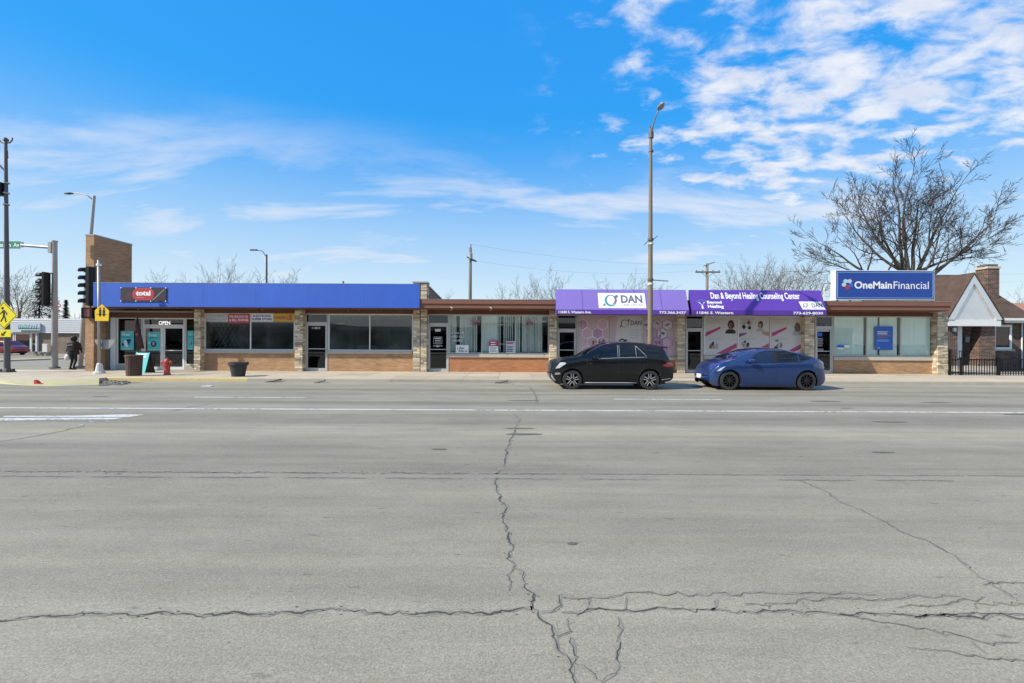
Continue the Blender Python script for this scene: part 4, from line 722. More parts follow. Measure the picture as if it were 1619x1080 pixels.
# ------------------------------------------------------------------ cars
def lerp_curve(pts, x):
    if x <= pts[0][0]: return pts[0][1]
    for (a, b), (c, d) in zip(pts, pts[1:]):
        if x <= c: return b+(d-b)*(x-a)/(c-a) if c > a else d
    return pts[-1][1]
def smooth_curve(pts, x):                                  # Catmull-Rom through the outline points
    n = len(pts)
    if x <= pts[0][0]: return pts[0][1]
    if x >= pts[-1][0]: return pts[-1][1]
    for i in range(n-1):
        if pts[i][0] <= x <= pts[i+1][0]: break
    x0, y0 = pts[i]; x1, y1 = pts[i+1]; h = x1-x0; t = (x-x0)/h
    def tan(k):
        if k == 0: return (pts[1][1]-pts[0][1])/(pts[1][0]-pts[0][0])
        if k == n-1: return (pts[-1][1]-pts[-2][1])/(pts[-1][0]-pts[-2][0])
        a = (pts[k][1]-pts[k-1][1])/(pts[k][0]-pts[k-1][0]); b = (pts[k+1][1]-pts[k][1])/(pts[k+1][0]-pts[k][0])
        return 0 if a*b <= 0 else 2*a*b/(a+b)
    m0, m1 = tan(i), tan(i+1)
    return (2*t**3-3*t**2+1)*y0+(t**3-2*t**2+t)*h*m0+(-2*t**3+3*t**2)*y1+(t**3-t**2)*h*m1
class Car:
    def __init__(s, root, top, bot, wheels, wr, belt, HW, paint, tum=.27, taper_f=(.75,.72), taper_r=(.6,.82)):
        s.root, s.top, s.bot, s.wheels, s.wr, s.belt, s.HW, s.tum = root, top, bot, wheels, wr, belt, HW, tum
        s.bulge = -.08; s.L = top[-1][0]; s.tf, s.tr = taper_f, taper_r; s.o = root.location; s.paint = paint
    def plan(s, x):
        f, k = s.tf; r, q = s.tr; v = 1.0
        if x < f: v = k+(1-k)*(1-(1-x/f)**2.2)
        if x > s.L-r: v = min(v, q+(1-q)*(1-(1-(s.L-x)/r)**2.2))
        return v
    def w(s, x, z):
        b = lerp_curve(s.belt, x); base = s.HW*s.plan(x)
        if z > b: return base-(z-b)/0.6*s.tum*(0.55+0.45*min(1,(z-b)/.5))-.012
        t = (z-(b-.28))/.5; return base*(1-.045*t*t)
    def zt(s, x): return smooth_curve(s.top, x)
    def zb(s, x):
        z = smooth_curve(s.bot, x)
        for c, zc in s.wheels:
            ra = s.wr*1.17
            if abs(x-c) < ra: z = max(z, zc+math.sqrt(ra*ra-(x-c)**2))
        return z
    def P(s, x, y, z): return (s.o.x+x, s.o.y+y, s.o.z+z)
    def body(s):
        xs = set([i*s.L/90 for i in range(91)])
        for c, zc in s.wheels:
            ra = s.wr*1.17
            for k in range(25): xs.add(c+ra*math.cos(math.pi*k/24))
            xs.add(c+ra+.003); xs.add(c-ra-.003)
        xs = sorted(x for x in xs if 0 <= x <= s.L); mb = MB(); nz = 16; rim = {}
        for sd in (-1, 1):
            G = []
            for x in xs:
                a, b = s.zb(x), s.zt(x); col = []
                for j in range(nz+1):
                    z = a+(b-a)*j/nz; col.append(s.P(x, sd*s.w(x,z), z))
                G.append(col)
            mb.grid(G if sd < 0 else [c[::-1] for c in G])
        G = []
        for x in xs:                                       # upper skin with a soft crown
            b = s.zt(x); w = s.w(x, b); G.append([s.P(x, w*(-1+2*j/12), b+.045*s.crown(x)*(1-(2*j/12-1)**2)**.8) for j in range(13)])
        mb.grid(G)
        for e in (0, -1):                                  # nose and tail panels
            x = xs[e]; a, b = s.zb(x), s.zt(x); G = []
            for j in range(nz+1):
                z = a+(b-a)*j/nz; ww = s.w(x,z); G.append([s.P(x+(s.bulge if e == 0 else .05)*(1-(2*k/8-1)**2)*math.sin(math.pi*(j/nz)), ww*(-1+2*k/8), z) for k in range(9)])
            mb.grid(G if e == 0 else [g[::-1] for g in G])
        o = mb.build('body', s.paint, s.root, smooth=50, fix=True)
        fl = MB(); fl.box(s.o.x+.25, s.o.x+s.L-.3, s.o.y-s.HW*.8, s.o.y+s.HW*.8, s.o.z+.2, s.o.z+.5); 
        for c, zc in s.wheels: fl.box(s.o.x+c-s.wr*1.1, s.o.x+c+s.wr*1.1, s.o.y-s.HW*.70, s.o.y+s.HW*.70, s.o.z+.3, s.o.z+.74)
        fl.build('underbody', 'plastic_black', s.root)
        for c, zc in s.wheels:
            for sd in (-1, 1): MB().grid([[s.P(c+s.wr*1.175*math.cos(a), sd*q, zc+s.wr*1.175*math.sin(a)) for q in (s.HW*.6, s.HW*.955)] for a in [R(-25+230*k/20) for k in range(21)]]).build('wheel_arch', 'plastic_black', s.root, smooth=True)
        return o
    def crown(s, x): return 1.0
    def patch(s, name, m, lo, hi, off=.006, parent=None, nx=26, nz=6, sides=(-1,), inset=None, sm=True):
        x0, x1 = lo[0][0], lo[-1][0]; out = []
        for sd in sides:
            G = []
            for i in range(nx+1):
                x = x0+(x1-x0)*i/nx; a, b = lerp_curve(lo, x), max(lerp_curve(lo, x)+.001, lerp_curve(hi, x))
                G.append([s.P(x, sd*(s.w(x, a+(b-a)*j/nz)+off), a+(b-a)*j/nz) for j in range(nz+1)])
            out.append(MB().grid(G if sd < 0 else [g[::-1] for g in G]).build(name, m, parent or s.root, smooth=sm))
        return out
    def strip(s, name, m, pts, wd, off=.008, parent=None, sides=(-1,)):
        for sd in sides:
            pp = []
            for (a, b), (c, d) in zip(pts, pts[1:]):
                for k in range(6): x, z = a+(c-a)*k/6, b+(d-b)*k/6; pp.append(s.P(x, sd*(s.w(x,z)+off), z))
            x, z = pts[-1]; pp.append(s.P(x, sd*(s.w(x,z)+off), z)); MB().tube(pp, wd, 5).build(name, m, parent or s.root, smooth=True)
    def topgrid(s, name, m, x0, x1, k0, k1=None, off=.006, nx=14):
        k1 = k1 or k0; G = []
        for i in range(nx+1):
            x = x0+(x1-x0)*i/nx; b = s.zt(x); w = s.w(x,b); kk = k0+(k1-k0)*i/nx; t = -1
            G.append([s.P(x, w*kk*(-1+2*j/12), b+.045*s.crown(x)*(1-(kk*(2*j/12-1))**2)**.8+off) for j in range(13)])
        return MB().grid(G).build(name, m, s.root, smooth=True)
    def wheel(s, i, rimm, spokes, dbl, spm, sides=(-1, 1)):
        c, zc = s.wheels[i]; r = s.wr
        for sd in sides:
            yo = s.HW*.955*sd; X, Y, Z = s.P(c, yo, r); t = .22
            prof = [(r*.66, .02),(r*.7, 0),(r*.93, .005),(r*.985, .03),(r, .07),(r, t-.07),(r*.985,t-.03),(r*.93,t)]
            wh = MB().lathe([(q, h if sd < 0 else -h) for q, h in prof], (X, Y, Z), 32, 'y').build('wheel', 'tyre', s.root, smooth=35)
            f = (lambda h: h if sd < 0 else -h)
            MB().lathe([(q, f(h)) for q, h in ((r*.62,.09),(r*.68,.09),(r*.70,.004),(r*.655,-.002),(r*.64,.02))], (X,Y,Z), 32, 'y').build('rim', rimm, wh, smooth=40)
            MB().lathe([(q, f(h)) for q, h in ((.001,.06),(r*.66,.06),(r*.66,.075))], (X,Y,Z), 24, 'y').build('brake_disc', 'dark_rim', wh)
            for k in range(spokes):
                for dd in ((-.13,.13) if dbl else (0,)):
                    a = 2*math.pi*k/spokes+.3; ca, sa = math.cos(a), math.sin(a); mb = MB()
                    pr = [(r*.12,dd*.6),(r*.66,dd)]; hw = r*(.05 if dbl else .055)
                    vs = []
                    for (rr_, o_), yy in ((pr[0],.0),(pr[1],.006)):
                        for q in (-1,1):
                            for h in (yy, yy+.05):
                                u, v = rr_, o_*r+q*hw; vs.append((X+u*ca-v*sa, Y+f(h), Z+u*sa+v*ca))
                    mb.add(vs, [(0,1,5,4),(2,6,7,3),(0,4,6,2),(1,3,7,5),(0,2,3,1),(4,5,7,6)]); mb.build('spoke', spm, wh)
            MB().lathe([(r*.17,f(.05)),(r*.17,f(-.006)),(r*.12,f(-.012))], (X,Y,Z), 16, 'y').build('hub', rimm, wh)
K = 1/301.0
def remap(u, wf, wr, kf, kr):                              # overhangs as they are on the near side of the car
    return wf*kf-(wf-u)*kf if u < wf else (wf*kf+(u-wf) if u < wr else wf*kf+(wr-wf)+(u-wr)*kr)
def C1(cx, cy): return (remap((cx-100)*K, 288*K, 1152*K, .825, 1.05), (682-cy)*K)
YC = 17.42
suv = thing('parked_car', 'black sport utility car with silver window trim parked under the DAN awning', 'car', (sx(905.1,16.5)-288*K*.825, YC, 0.004), 'cars parked at the kerb')
top = [C1(*p) for p in ((100,470),(106,425),(125,385),(200,357),(330,337),(470,318),(505,306),(600,252),(700,202),(780,172),(860,160),(1000,157),(1150,165),(1280,180),(1392,202),(1425,268),(1468,352),(1500,392),(1515,450))]
bot = [C1(*p) for p in ((100,560),(130,590),(190,625),(300,632),(520,612),(1120,612),(1390,598),(1450,588),(1490,576),(1515,545))]
belt = [(0,.75),(.35,.98),(1.2,1.14),(1.9,1.19),(3.5,1.24),(4.2,1.2),(4.6,1.0)]
c = Car(suv, top, bot, [(C1(388,575)[0], .36), (C1(1252,575)[0], .36)], .365, belt, .955, 'suv_paint')
c.crown = lambda x: .5 if x < 1.3 else 1
c.body()
def cp(*a): return [C1(*p) for p in a]
f1 = c.patch('window', 'car_glass', cp((640,336),(880,322)), cp((640,334),(700,275),(790,200),(880,184)), nx=30, sides=(-1,1))
c.patch('window', 'car_glass', cp((915,322),(1092,316)), cp((915,184),(1000,181),(1092,184)), sides=(-1,1)); c.patch('window', 'car_glass', cp((1105,316),(1215,313)), cp((1105,202),(1120,208),(1215,312)), sides=(-1,1))
c.patch('window', 'car_glass', cp((1135,196),(1240,306),(1410,318)), cp((1135,195),(1240,196),(1340,206),(1375,240),(1410,316)), off=.004, sides=(-1,1))
for pts, wd in ((((645,340),(900,326),(1218,318)),.010),(((893,322),(900,186)),.006),(((910,322),(917,184)),.005),(((1098,316),(1098,190)),.006),(((1105,196),(1218,316)),.008),(((530,606),(1110,606)),.016)): c.strip('trim', 'trim_silver', cp(*pts), wd, sides=(-1,1))
c.strip('roof_rail', 'chrome', [(C1(760,0)[0],1.665),(C1(880,0)[0],1.715),(C1(1150,0)[0],1.70),(C1(1300,0)[0],1.645)], .016, -.02, sides=(-1,1))
for pts in (((560,345),(548,420),(545,600)),((897,330),(905,460),(900,600)),((1180,320),(1185,420),(1120,540),(1112,600)),((545,600),(1112,600))): c.strip('door_seam', 'black', cp(*pts), .005, 0)
c.strip('crease', 'suv_paint', cp((560,395),(1180,372),(1390,392)), .012, -.002)
for p in ((850,368),(1180,362)): c.strip('door_handle', 'suv_paint', cp((p[0]-35,p[1]),(p[0]+30,p[1]-2)), .018, .012, sides=(-1,1))
c.patch('headlight', 'headlight', cp((165,452),(215,445),(305,392)), cp((165,448),(225,382),(280,380),(305,388)), sides=(-1,1)); c.patch('taillight', 'taillight', cp((1385,412),(1440,430),(1505,425)), cp((1385,408),(1450,374),(1505,380)), sides=(-1,1))
c.patch('fog_light', 'chrome', cp((160,520),(225,514)), cp((160,498),(225,496)), sides=(-1,1)); c.patch('bumper_trim', 'chrome', cp((108,548),(140,582),(165,590)), cp((108,505),(140,552),(165,584)), sides=(-1,1)); c.strip('bumper_trim', 'chrome', cp((1385,570),(1480,556)), .012)
c.topgrid('windshield', 'clear_car_glass', C1(505,0)[0]+.03, C1(780,0)[0], .90, .88); c.topgrid('rear_window', 'car_glass', C1(1395,0)[0], C1(1465,0)[0], .8, .85)
mb = MB()
for j in range(5): mb.box(suv.location.x-.08, suv.location.x+.02, YC-.42, YC+.42, .66+j*.055, .685+j*.055)
mb.build('grille', 'chrome', suv)
MB().box(suv.location.x+4.2, suv.location.x+4.42, YC-.6, YC+.6, 1.56, 1.60).build('spoiler', 'suv_paint', suv)
def mirror(c, x, z, m, root):
    for sd in (-1,1):
        y = sd*(c.w(x,z)+.1); X, Y, Z = c.P(x, y, z+.06); mb = MB()
        mb.lathe([(.01,-.1),(.06,-.09),(.085,-.03),(.09,.05),(.08,.09)], (X,Y,Z), 12, 'x'); mb.v = [(a, Y+(b-Y)*1.25, d) for a,b,d in mb.v]
        mb.tube([c.P(x+.04, sd*(c.w(x,z)-.01), z-.03), (X+.02, Y, Z-.04)], .025, 6); mb.build('mirror', m, root, smooth=45)
mirror(c, C1(640,0)[0], 1.13, 'suv_paint', suv)
for i in (0,1): c.wheel(i, 'dark_rim', 5, True, 'chrome')
MB().tube([c.P(2.9,0,1.75),c.P(2.95,0,1.83),c.P(3.05,0,1.84)], .03, 6).build('antenna', 'suv_paint', suv)
def C2(cx, cy): return (remap((cx-70)*K, 380*K, 1242*K, .53, 1.12), (612-cy)*K)
ev = thing('parked_car', 'blue rounded hatchback car with black wheels parked under the counseling awning', 'car', (sx(1153.9,16.5)-380*K*.53, YC, 0.004), 'cars parked at the kerb')
def cq(*a): return [C2(*p) for p in a]
top = cq((70,462),(80,428),(115,398),(200,352),(300,318),(430,290),(500,270),(600,221),(700,186),(800,164),(900,156),(1050,161),(1200,186),(1320,221),(1440,259),(1500,280),(1518,310),(1526,400),(1532,460))
bot = cq((70,510),(95,545),(190,568),(330,572),(600,575),(1180,575),(1420,566),(1500,542),(1532,500))
belt = [(0,.6),(.3,.85),(.85,1.0),(1.5,1.03),(3.0,1.08),(3.85,1.06),(4.4,.8)]
e = Car(ev, top, bot, [(C2(450,515)[0], .35), (C2(1312,520)[0], .35)], .355, belt, .96, 'blue_paint', tum=.34, taper_f=(.6,.66), taper_r=(.8,.74))
e.bulge = -.10; e.crown = lambda x: .7 if x < 1.2 else 1.3
e.body()
e.patch('window', 'clear_car_glass', cq((655,300),(940,297)), cq((655,296),(720,232),(800,195),(880,175),(940,170)), nx=30, sides=(-1,1)); e.patch('window', 'car_glass', cq((985,297),(1212,290)), cq((985,170),(1080,174),(1150,188),(1212,208)), sides=(-1,1)); e.patch('window', 'car_glass', cq((1224,288),(1345,252)), cq((1224,211),(1290,230),(1345,251)), sides=(-1,1))
e.patch('pillar', 'black', cq((940,297),(985,297)), cq((940,170),(985,170)), off=.004, sides=(-1,1)); e.strip('trim', 'black', cq((650,302),(950,299),(1215,293),(1350,252)), .010, sides=(-1,1)); e.strip('trim', 'black', cq((655,296),(720,230),(800,193),(880,173),(1080,171),(1210,204),(1350,250)), .009, sides=(-1,1))
e.patch('sill_trim', 'plastic_black', cq((600,574),(1170,574)), cq((600,560),(1170,560)), sides=(-1,1)); e.patch('bumper_trim', 'plastic_black', cq((92,545),(190,570)), cq((92,510),(190,545)), sides=(-1,1))
for pts in (((590,330),(600,420),(615,545)),((960,300),(975,420),(960,545)),((1215,292),(1225,380),(1165,480),(1160,545)),((615,545),(1160,545)),((1440,262),(1400,300),(1275,320),(1278,350))): e.strip('door_seam', 'black', cq(*pts), .004, 0)
e.patch('headlight', 'headlight', cq((205,402),(260,396),(345,352)), cq((205,396),(260,366),(345,345)), sides=(-1,1)); e.patch('taillight', 'taillight', cq((1440,290),(1500,322),(1520,322)), cq((1440,284),(1500,286),(1520,300)), sides=(-1,1))
for p in ((905,345),(1180,335)): e.strip('door_handle', 'blue_paint', cq((p[0]-30,p[1]),(p[0]+30,p[1]-1)), .010, .004, sides=(-1,1))
e.topgrid('windshield', 'clear_car_glass', C2(480,0)[0], C2(770,0)[0], .9, .9); e.topgrid('glass_roof', 'car_glass', C2(800,0)[0], C2(1150,0)[0], .93, .9); e.topgrid('rear_window', 'car_glass', C2(1180,0)[0], C2(1430,0)[0], .88, .8)
mirror(e, C2(670,0)[0], 1.03, 'blue_paint', ev)
for i in (0,1): e.wheel(i, 'dark_rim', 10, False, 'dark_rim')
MB().box(ev.location.x-.105, ev.location.x-.06, YC-.17, YC+.17, .40, .55).build('number_plate', 'white', ev)
for (root, cc, x, z) in ((ev, e, 1.8, .75), (ev, e, 2.75, .75), (suv, c, 2.1, .85), (suv, c, 3.0, .85)):        # seats seen through the glass
    mb = MB()
    for sd in (-.4,.4): mb.bbox(root.location.x+x+.1, root.location.x+x+.28, YC+sd-.24, YC+sd+.24, .5, z+.35, .05); mb.bbox(root.location.x+x+.12, root.location.x+x+.24, YC+sd-.13, YC+sd+.13, z+.37, z+.55, .03)
    mb.build('seat', 'room_light' if root is ev else 'black', root)
def far_car(name, label, px0, px1, d, h, paint, flip=False):
    x0, x1 = sx(px0,d), sx(px1,d); L = x1-x0; r = thing(name, label, 'car', (x0, d, 0.0)); s = L/4.6
    pts = [(0,.55),(.15,.75),(1.1,.95),(1.9,1.38*h),(3.3,1.4*h),(4.1,1.0),(4.5,.9),(4.6,.6)]
    if flip: pts = [(4.6-a,b) for a,b in pts[::-1]]
    cc = Car(r, [(a*s,b) for a,b in pts], [(0,.35),(L*.5,.25),(L,.35)], [(.85*s,.33),(3.75*s,.33)], .33, [(0,.7),(1.2*s,.92),(3.9*s,.95),(L,.8)], .9, paint); cc.body()
    ws = [(1.25,.98),(1.9,1.0),(3.5,1.0)] if not flip else [(1.1,1.0),(2.7,1.0),(3.4,.98)]
    wt = [(1.25,.99),(1.95,1.3*h),(3.2,1.32*h),(3.5,1.02)] if not flip else [(1.1,1.02),(1.4,1.32*h),(2.65,1.3*h),(3.4,.99)]
    cc.patch('window', 'car_glass', [(a*s,b) for a,b in ws], [(a*s,b) for a,b in wt], sides=(-1,1))
    for i in (0,1): cc.wheel(i, 'chrome', 5, False, 'chrome')
    cc.patch('taillight', 'taillight', [(L-.35,.75),(L-.05,.72)], [(L-.35,.9),(L-.05,.88)]); return r
far_car('parked_car', 'dark red car parked before the pale shop across the side street', -30, 36, 50, 1.12, 'red_paint'); far_car('parked_car', 'dark grey car beyond the corner, seen past the walking person', 97, 142, 62, 1.2, 'grey_paint', True)
# ------------------------------------------------------------------ street lamp in front of the awnings
d = 19.62; X = sx(1028, d); zt = sz(1027, 203, d)
lp = thing('street_lamp', 'tall brown street lamp post rising behind the black car', 'street lamp', (X, d, TOP))
MB().tube([(X,d,TOP),(X,d,3.0),(X-.02,d,zt)], [.12,.108,.066], 16).build('pole', 'lamp_pole', lp, smooth=40); MB().lathe([(.27,0),(.27,.05),(.2,.12),(.17,.5)], (X,d,TOP), 12).build('base', 'lamp_pole', lp)
MB().tube([(X,d,zt-.35),(X,d-.25,zt+.02),(X,d-.6,zt+.2),(X,d-1.0,zt+.3)], [.04,.035,.03,.028], 8).build('arm', 'galvanised', lp, smooth=True)
hd = MB(); hd.lathe([(.02,0),(.09,.05),(.135,.25),(.13,.42),(.05,.58)], (X,d-1.55,zt+.31), 14, 'y'); hd.v = [(x,y,zt+.31+(z-zt-.31)*.55) for x,y,z in hd.v]; hd.build('lamp_head', 'galvanised', lp, smooth=True)
MB().lathe([(.11,0),(.11,.25)], (X,d,zt-.42), 12).build('collar', 'dark_pole', lp); MB().tube([(X-.05,d,zt),(X-.05,d,zt+.12)], .03, 6).build('cap', 'dark_pole', lp); MB().lathe([(.105,0),(.105,.06)], (X,d,sz(1027,240,d)), 12).build('band', 'dark_pole', lp)
for py, tlt in ((380,.35),(443.5,0)):
    z = sz(1027,py,d); MB().lathe([(.13,0),(.13,.09)], (X,d,z), 14).build('band', 'dark_pole', lp); MB().lathe([(.125,-.18),(.125,-.1)], (X,d,z), 14).build('band', 'offwhite', lp)
    if tlt: MB().tube([(X-.32,d-.1,z-.2),(X-.1,d-.1,z)], .018, 6).build('bracket_arm', 'dark_pole', lp); MB().tube([(X+.12,d-.1,z+.05),(X+.27,d-.1,z+.2)], .018, 6).build('bracket_arm', 'dark_pole', lp)
    else: MB().tube([(X+.1,d-.1,z+.02),(X+.74,d-.1,z-.02)], .028, 6).build('bracket_arm', 'galvanised', lp)
# ------------------------------------------------------------------ corner: poles, signals, signs
d = 21.8; X = sx(11.5, d); zt = sz(9, 222, d)
tp = thing('signal_pole', 'tall dark steel pole at the left edge carrying the walking-person sign', 'pole', (X, d, TOP))
MB().tube([(X,d,TOP),(X-.02,d,3),(X-.12,d,zt)], [.12,.105,.06], 16).build('pole', 'dark_pole', tp, smooth=40); mb = MB(); mb.box(X-.22,X+.22,d-.22,d+.22,TOP,TOP+.05)
for a in (-.15,.15):
    for b in (-.15,.15): mb.lathe([(.05,0),(.06,.08),(.03,.12)], (X+a,d+b,TOP+.05), 8)
mb.lathe([(.18,0),(.16,.06),(.12,.16)], (X,d,TOP+.05), 12); mb.build('base', 'dark_pole', tp)
for s in (-1,1): MB().tube([(X-.12,d,zt-.12),(X-.12+s*.2,d,zt-.1),(X-.12+s*.32,d,zt+.03),(X-.12+s*.33,d,zt+.14)], .03, 6).build('bracket_arm', 'dark_pole', tp)
MB().lathe([(.12,0),(.1,.1),(.02,.16)], (X-.12,d,zt), 10).build('cap', 'dark_pole', tp)
MB().tube([(X-.09,d,sz(8,272,d)),(X-.5,d,sz(8,258,d))], .04, 6).build('bracket_arm', 'dark_pole', tp); z = sz(6,299,d); MB().bbox(X-.6,X-.17,d-.2,d+.15,z-.3,z+.3,.03).build('control_box', 'signal_black', tp)
for py in (290,306,324): MB().lathe([(.125,0),(.125,.06)], (X-.08,d,sz(8,py,d)), 12).build('band', 'galvanised', tp)
MB().tube([(X-.03,d-.14,sz(8,235,d)),(X+.14,d-.14,sz(8,240,d)),(X+.16,d-.14,sz(8,252,d))], .012, 5).build('cable', 'black', tp)
# the walking-person sign
y = d-.22; cx, cz = sx(6, y), sz(6, 498, y); ws = thing('warning_sign', 'yellow diamond pedestrian crossing sign with arrow plate below at the left edge', 'sign', (cx, y, cz-1.1))
def dia(q): return [(cx,cz-q),(cx+q,cz),(cx,cz+q),(cx-q,cz)]
MB().prism_y(dia(.68), y-.006, y).build('plate', 'lime_yellow', ws); mb = MB()
for a, b in zip(dia(.63), dia(.63)[1:]+dia(.63)[:1]):
    n = Vector((cx-(a[0]+b[0])/2, cz-(a[1]+b[1])/2)).normalized()*.022; mb.poly([(a[0],y-.01,a[1]),(b[0],y-.01,b[1]),(b[0]+n.x,y-.01,b[1]+n.y),(a[0]+n.x,y-.01,a[1]+n.y)])
mb.build('border', 'black', ws)
mb = MB(); q = lambda pts: mb.poly([(cx+a*.62, y-.011, cz+b*.62) for a, b in pts])
mb.disc_y(cx-.06, cz+.36*.95, .06, .065, y-.011, 14); q([(-.10,.38),(.05,.42),(.12,.1),(.06,-.02),(-.06,-.02),(-.08,.2)]); q([(-.06,-.02),(.06,-.02),(.0,-.2),(-.18,-.52),(-.27,-.48),(-.1,-.16)]); q([(-.02,-.02),(.08,-.02),(.16,-.2),(.22,-.52),(.12,-.54),(.06,-.22)]); q([(-.1,.36),(-.08,.24),(-.26,.06),(-.36,.02),(-.37,.08),(-.3,.12)]); q([(.05,.4),(.12,.34),(.28,.16),(.27,.0),(.2,.0),(.2,.13),(.08,.26)]); mb.build('walking_figure', 'black', ws)
z = sz(5,526.5,y); MB().box(cx-.37,cx+.34,y-.006,y,z-.18,z+.18).build('plate', 'lime_yellow', ws); mb = MB(); mb.poly([(cx-.12,y-.01,z-.12),(cx+.06,y-.01,z-.12),(cx+.01,y-.01,z-.07),(cx+.13,y-.01,z+.06),(cx+.07,y-.01,z+.11),(cx-.05,y-.01,z-.02),(cx-.11,y-.01,z+.04)]); mb.build('arrow', 'black', ws)
MB().box(cx+.02,cx+.2,y,d-.1,cz-.03,cz+.03).build('bracket', 'galvanised', ws)
# mast arm pole with the street-name sign
d = 24.9; X = sx(86.5, d); zt = sz(86, 382, d)
mp_ = thing('traffic_signal', 'grey mast-arm pole with a black five-lamp signal head facing left', 'traffic signal', (X, d, TOP), 'traffic signals at the corner')
MB().tube([(X,d,TOP),(X-.02,d,zt)], [.15,.11], 16).build('pole', 'galvanised', mp_, smooth=40); MB().lathe([(.26,0),(.26,.05),(.18,.1)], (X,d,TOP), 12).build('base', 'dark_pole', mp_); MB().lathe([(.14,0),(.14,.06)], (X-.02,d,zt), 14).build('cap', 'galvanised', mp_)
za = sz(75,391,d); MB().bbox(X-.3,X-.08,d-.14,d+.14,za-.3,za+.28,.03).build('arm_flange', 'galvanised', mp_); MB().tube([(X-.2,d,za),(sx(33.5,d),d,za+.12)], [.085,.075], 10).build('mast_arm', 'galvanised', mp_, smooth=40)
MB().bbox(X-.35,X-.05,d-.35,d-.2,sz(83,556,d),sz(83,543,d),.02).build('push_button', 'offwhite', mp_)
def signal_head(root, xb, dd, ztop, n, h, visor, body, sd=-1):
    for k in range(n):
        z = ztop-h*(k+.5); se = MB().bbox(xb, xb+body, dd-.19, dd+.19, z-h*.49, z+h*.49, .03).build('lamp_section', 'signal_black', root)
        mb = MB(); G = []
        for i in range(15):
            a = R(-25+230*i/14); G.append([(xb, dd+.165*math.cos(a), z+.155*math.sin(a)), (xb+sd*visor, dd+.165*math.cos(a), z+.155*math.sin(a)-.0)])
        vo = mb.grid(G).build('visor', 'signal_black', se, smooth=True); sm = vo.modifiers.new('s','SOLIDIFY'); sm.thickness = .008; MB().lathe([(.15,0),(.13,-.02),(.05,-.035)], (xb,dd,z), 14, 'x').build('lens', 'black', se)
signal_head(mp_, sx(70,24.6), 24.6, sz(68,430,24.6), 5, .375, .34, .17)
for py in (432, 482): MB().tube([(sx(72,24.6),24.6,sz(72,py,24.6)),(X,d-.1,sz(80,py,d))], .035, 6).build('bracket', 'dark_pole', mp_)
y = 24.86; sx0, sx1 = sx(-36,y), sx(32,y); z0, z1 = sz(16,393,y), sz(16,380.5,y)
ns = thing('street_sign', 'green street name sign with white border hanging from the mast arm', 'sign', ((sx0+sx1)/2, y, z0)); MB().box(sx0,sx1,y-.01,y,z0,z1).build('plate', 'white', ns); MB().box(sx0+.02,sx1-.02,y-.016,y-.0105,z0+.02,z1-.02).build('plate', 'sign_green', ns)
text('Western', sx(-32,y), sx(17,y), z0+.1, .24, y-.02, 'white', ns, .02); text('Av', sx(21,y), sx(30.5,y), z0+.1, .24, y-.02, 'white', ns, .02); MB().box(sx1-.1,sx1+.1,y,y+.06,z0+.1,z1-.05).build('hanger', 'galvanised', ns)
# leaning lamp pole behind, with the second signal
d = 25.6; Xb, Xt = sx(126.5,d), sx(148,d); zt = sz(148,309,d)
l2 = thing('street_lamp', 'leaning grey lamp post at the corner rising behind the brick pylon', 'street lamp', (Xb, d, TOP))
MB().tube([(Xb,d,TOP),(Xb+(Xt-Xb)*.4,d,TOP+(zt-TOP)*.42),(Xt,d,zt)], [.13,.11,.07], 14).build('pole', 'galvanised', l2, smooth=40); MB().lathe([(.3,0),(.28,.06),(.2,.1)], (Xb,d,TOP), 10).build('base', 'dark_pole', l2)
zh = sz(120,306,d); MB().tube([(Xt-.05,d,zt-.25),(Xt-.4,d,zt+.02),(Xt-.9,d,zh+.03),(Xt-1.3,d,zh+.03)], [.035,.03,.028,.028], 8).build('arm', 'galvanised', l2, smooth=True); mb = MB().lathe([(.02,0),(.08,.05),(.11,.25),(.06,.5)], (Xt-1.72,d,zh+.02), 10, 'x'); mb.v = [(a,b,zh+.02+(q-zh-.02)*.6) for a,b,q in mb.v]; mb.build('lamp_head', 'dark_pole', l2, smooth=True)
d = 23.08; t2 = thing('traffic_signal', 'black five-lamp signal head with red-tinted walk box beside the brick pylon', 'traffic signal', (sx(139,d), d, sz(139,503,d)), 'traffic signals at the corner')
signal_head(t2, sx(139.5,d), d, sz(139,421.5,d), 5, .40, .40, .22); z = sz(139,494.5,d)
MB().bbox(sx(131.5,d),sx(150,d),d-.15,d+.2,z-.27,z+.27,.03).build('walk_signal', 'signal_black', t2); MB().box(sx(137,d),sx(146,d),d-.16,d-.151,z-.2,z+.2).build('lens', 'lens_red', t2); MB().tube([(sx(143,d),d+.1,z-.05),(sx(143,d),23.31,z-.05)], .05, 6).build('bracket', 'dark_pole', t2); MB().tube([(sx(143,d),d+.1,z+2.3),(sx(143,d),23.31,z+2.3)], .05, 6).build('bracket', 'dark_pole', t2); MB().tube([(sx(143,d),d,z+.2),(sx(143,d),d,z+.55)], .04, 6).build('bracket', 'dark_pole', t2)
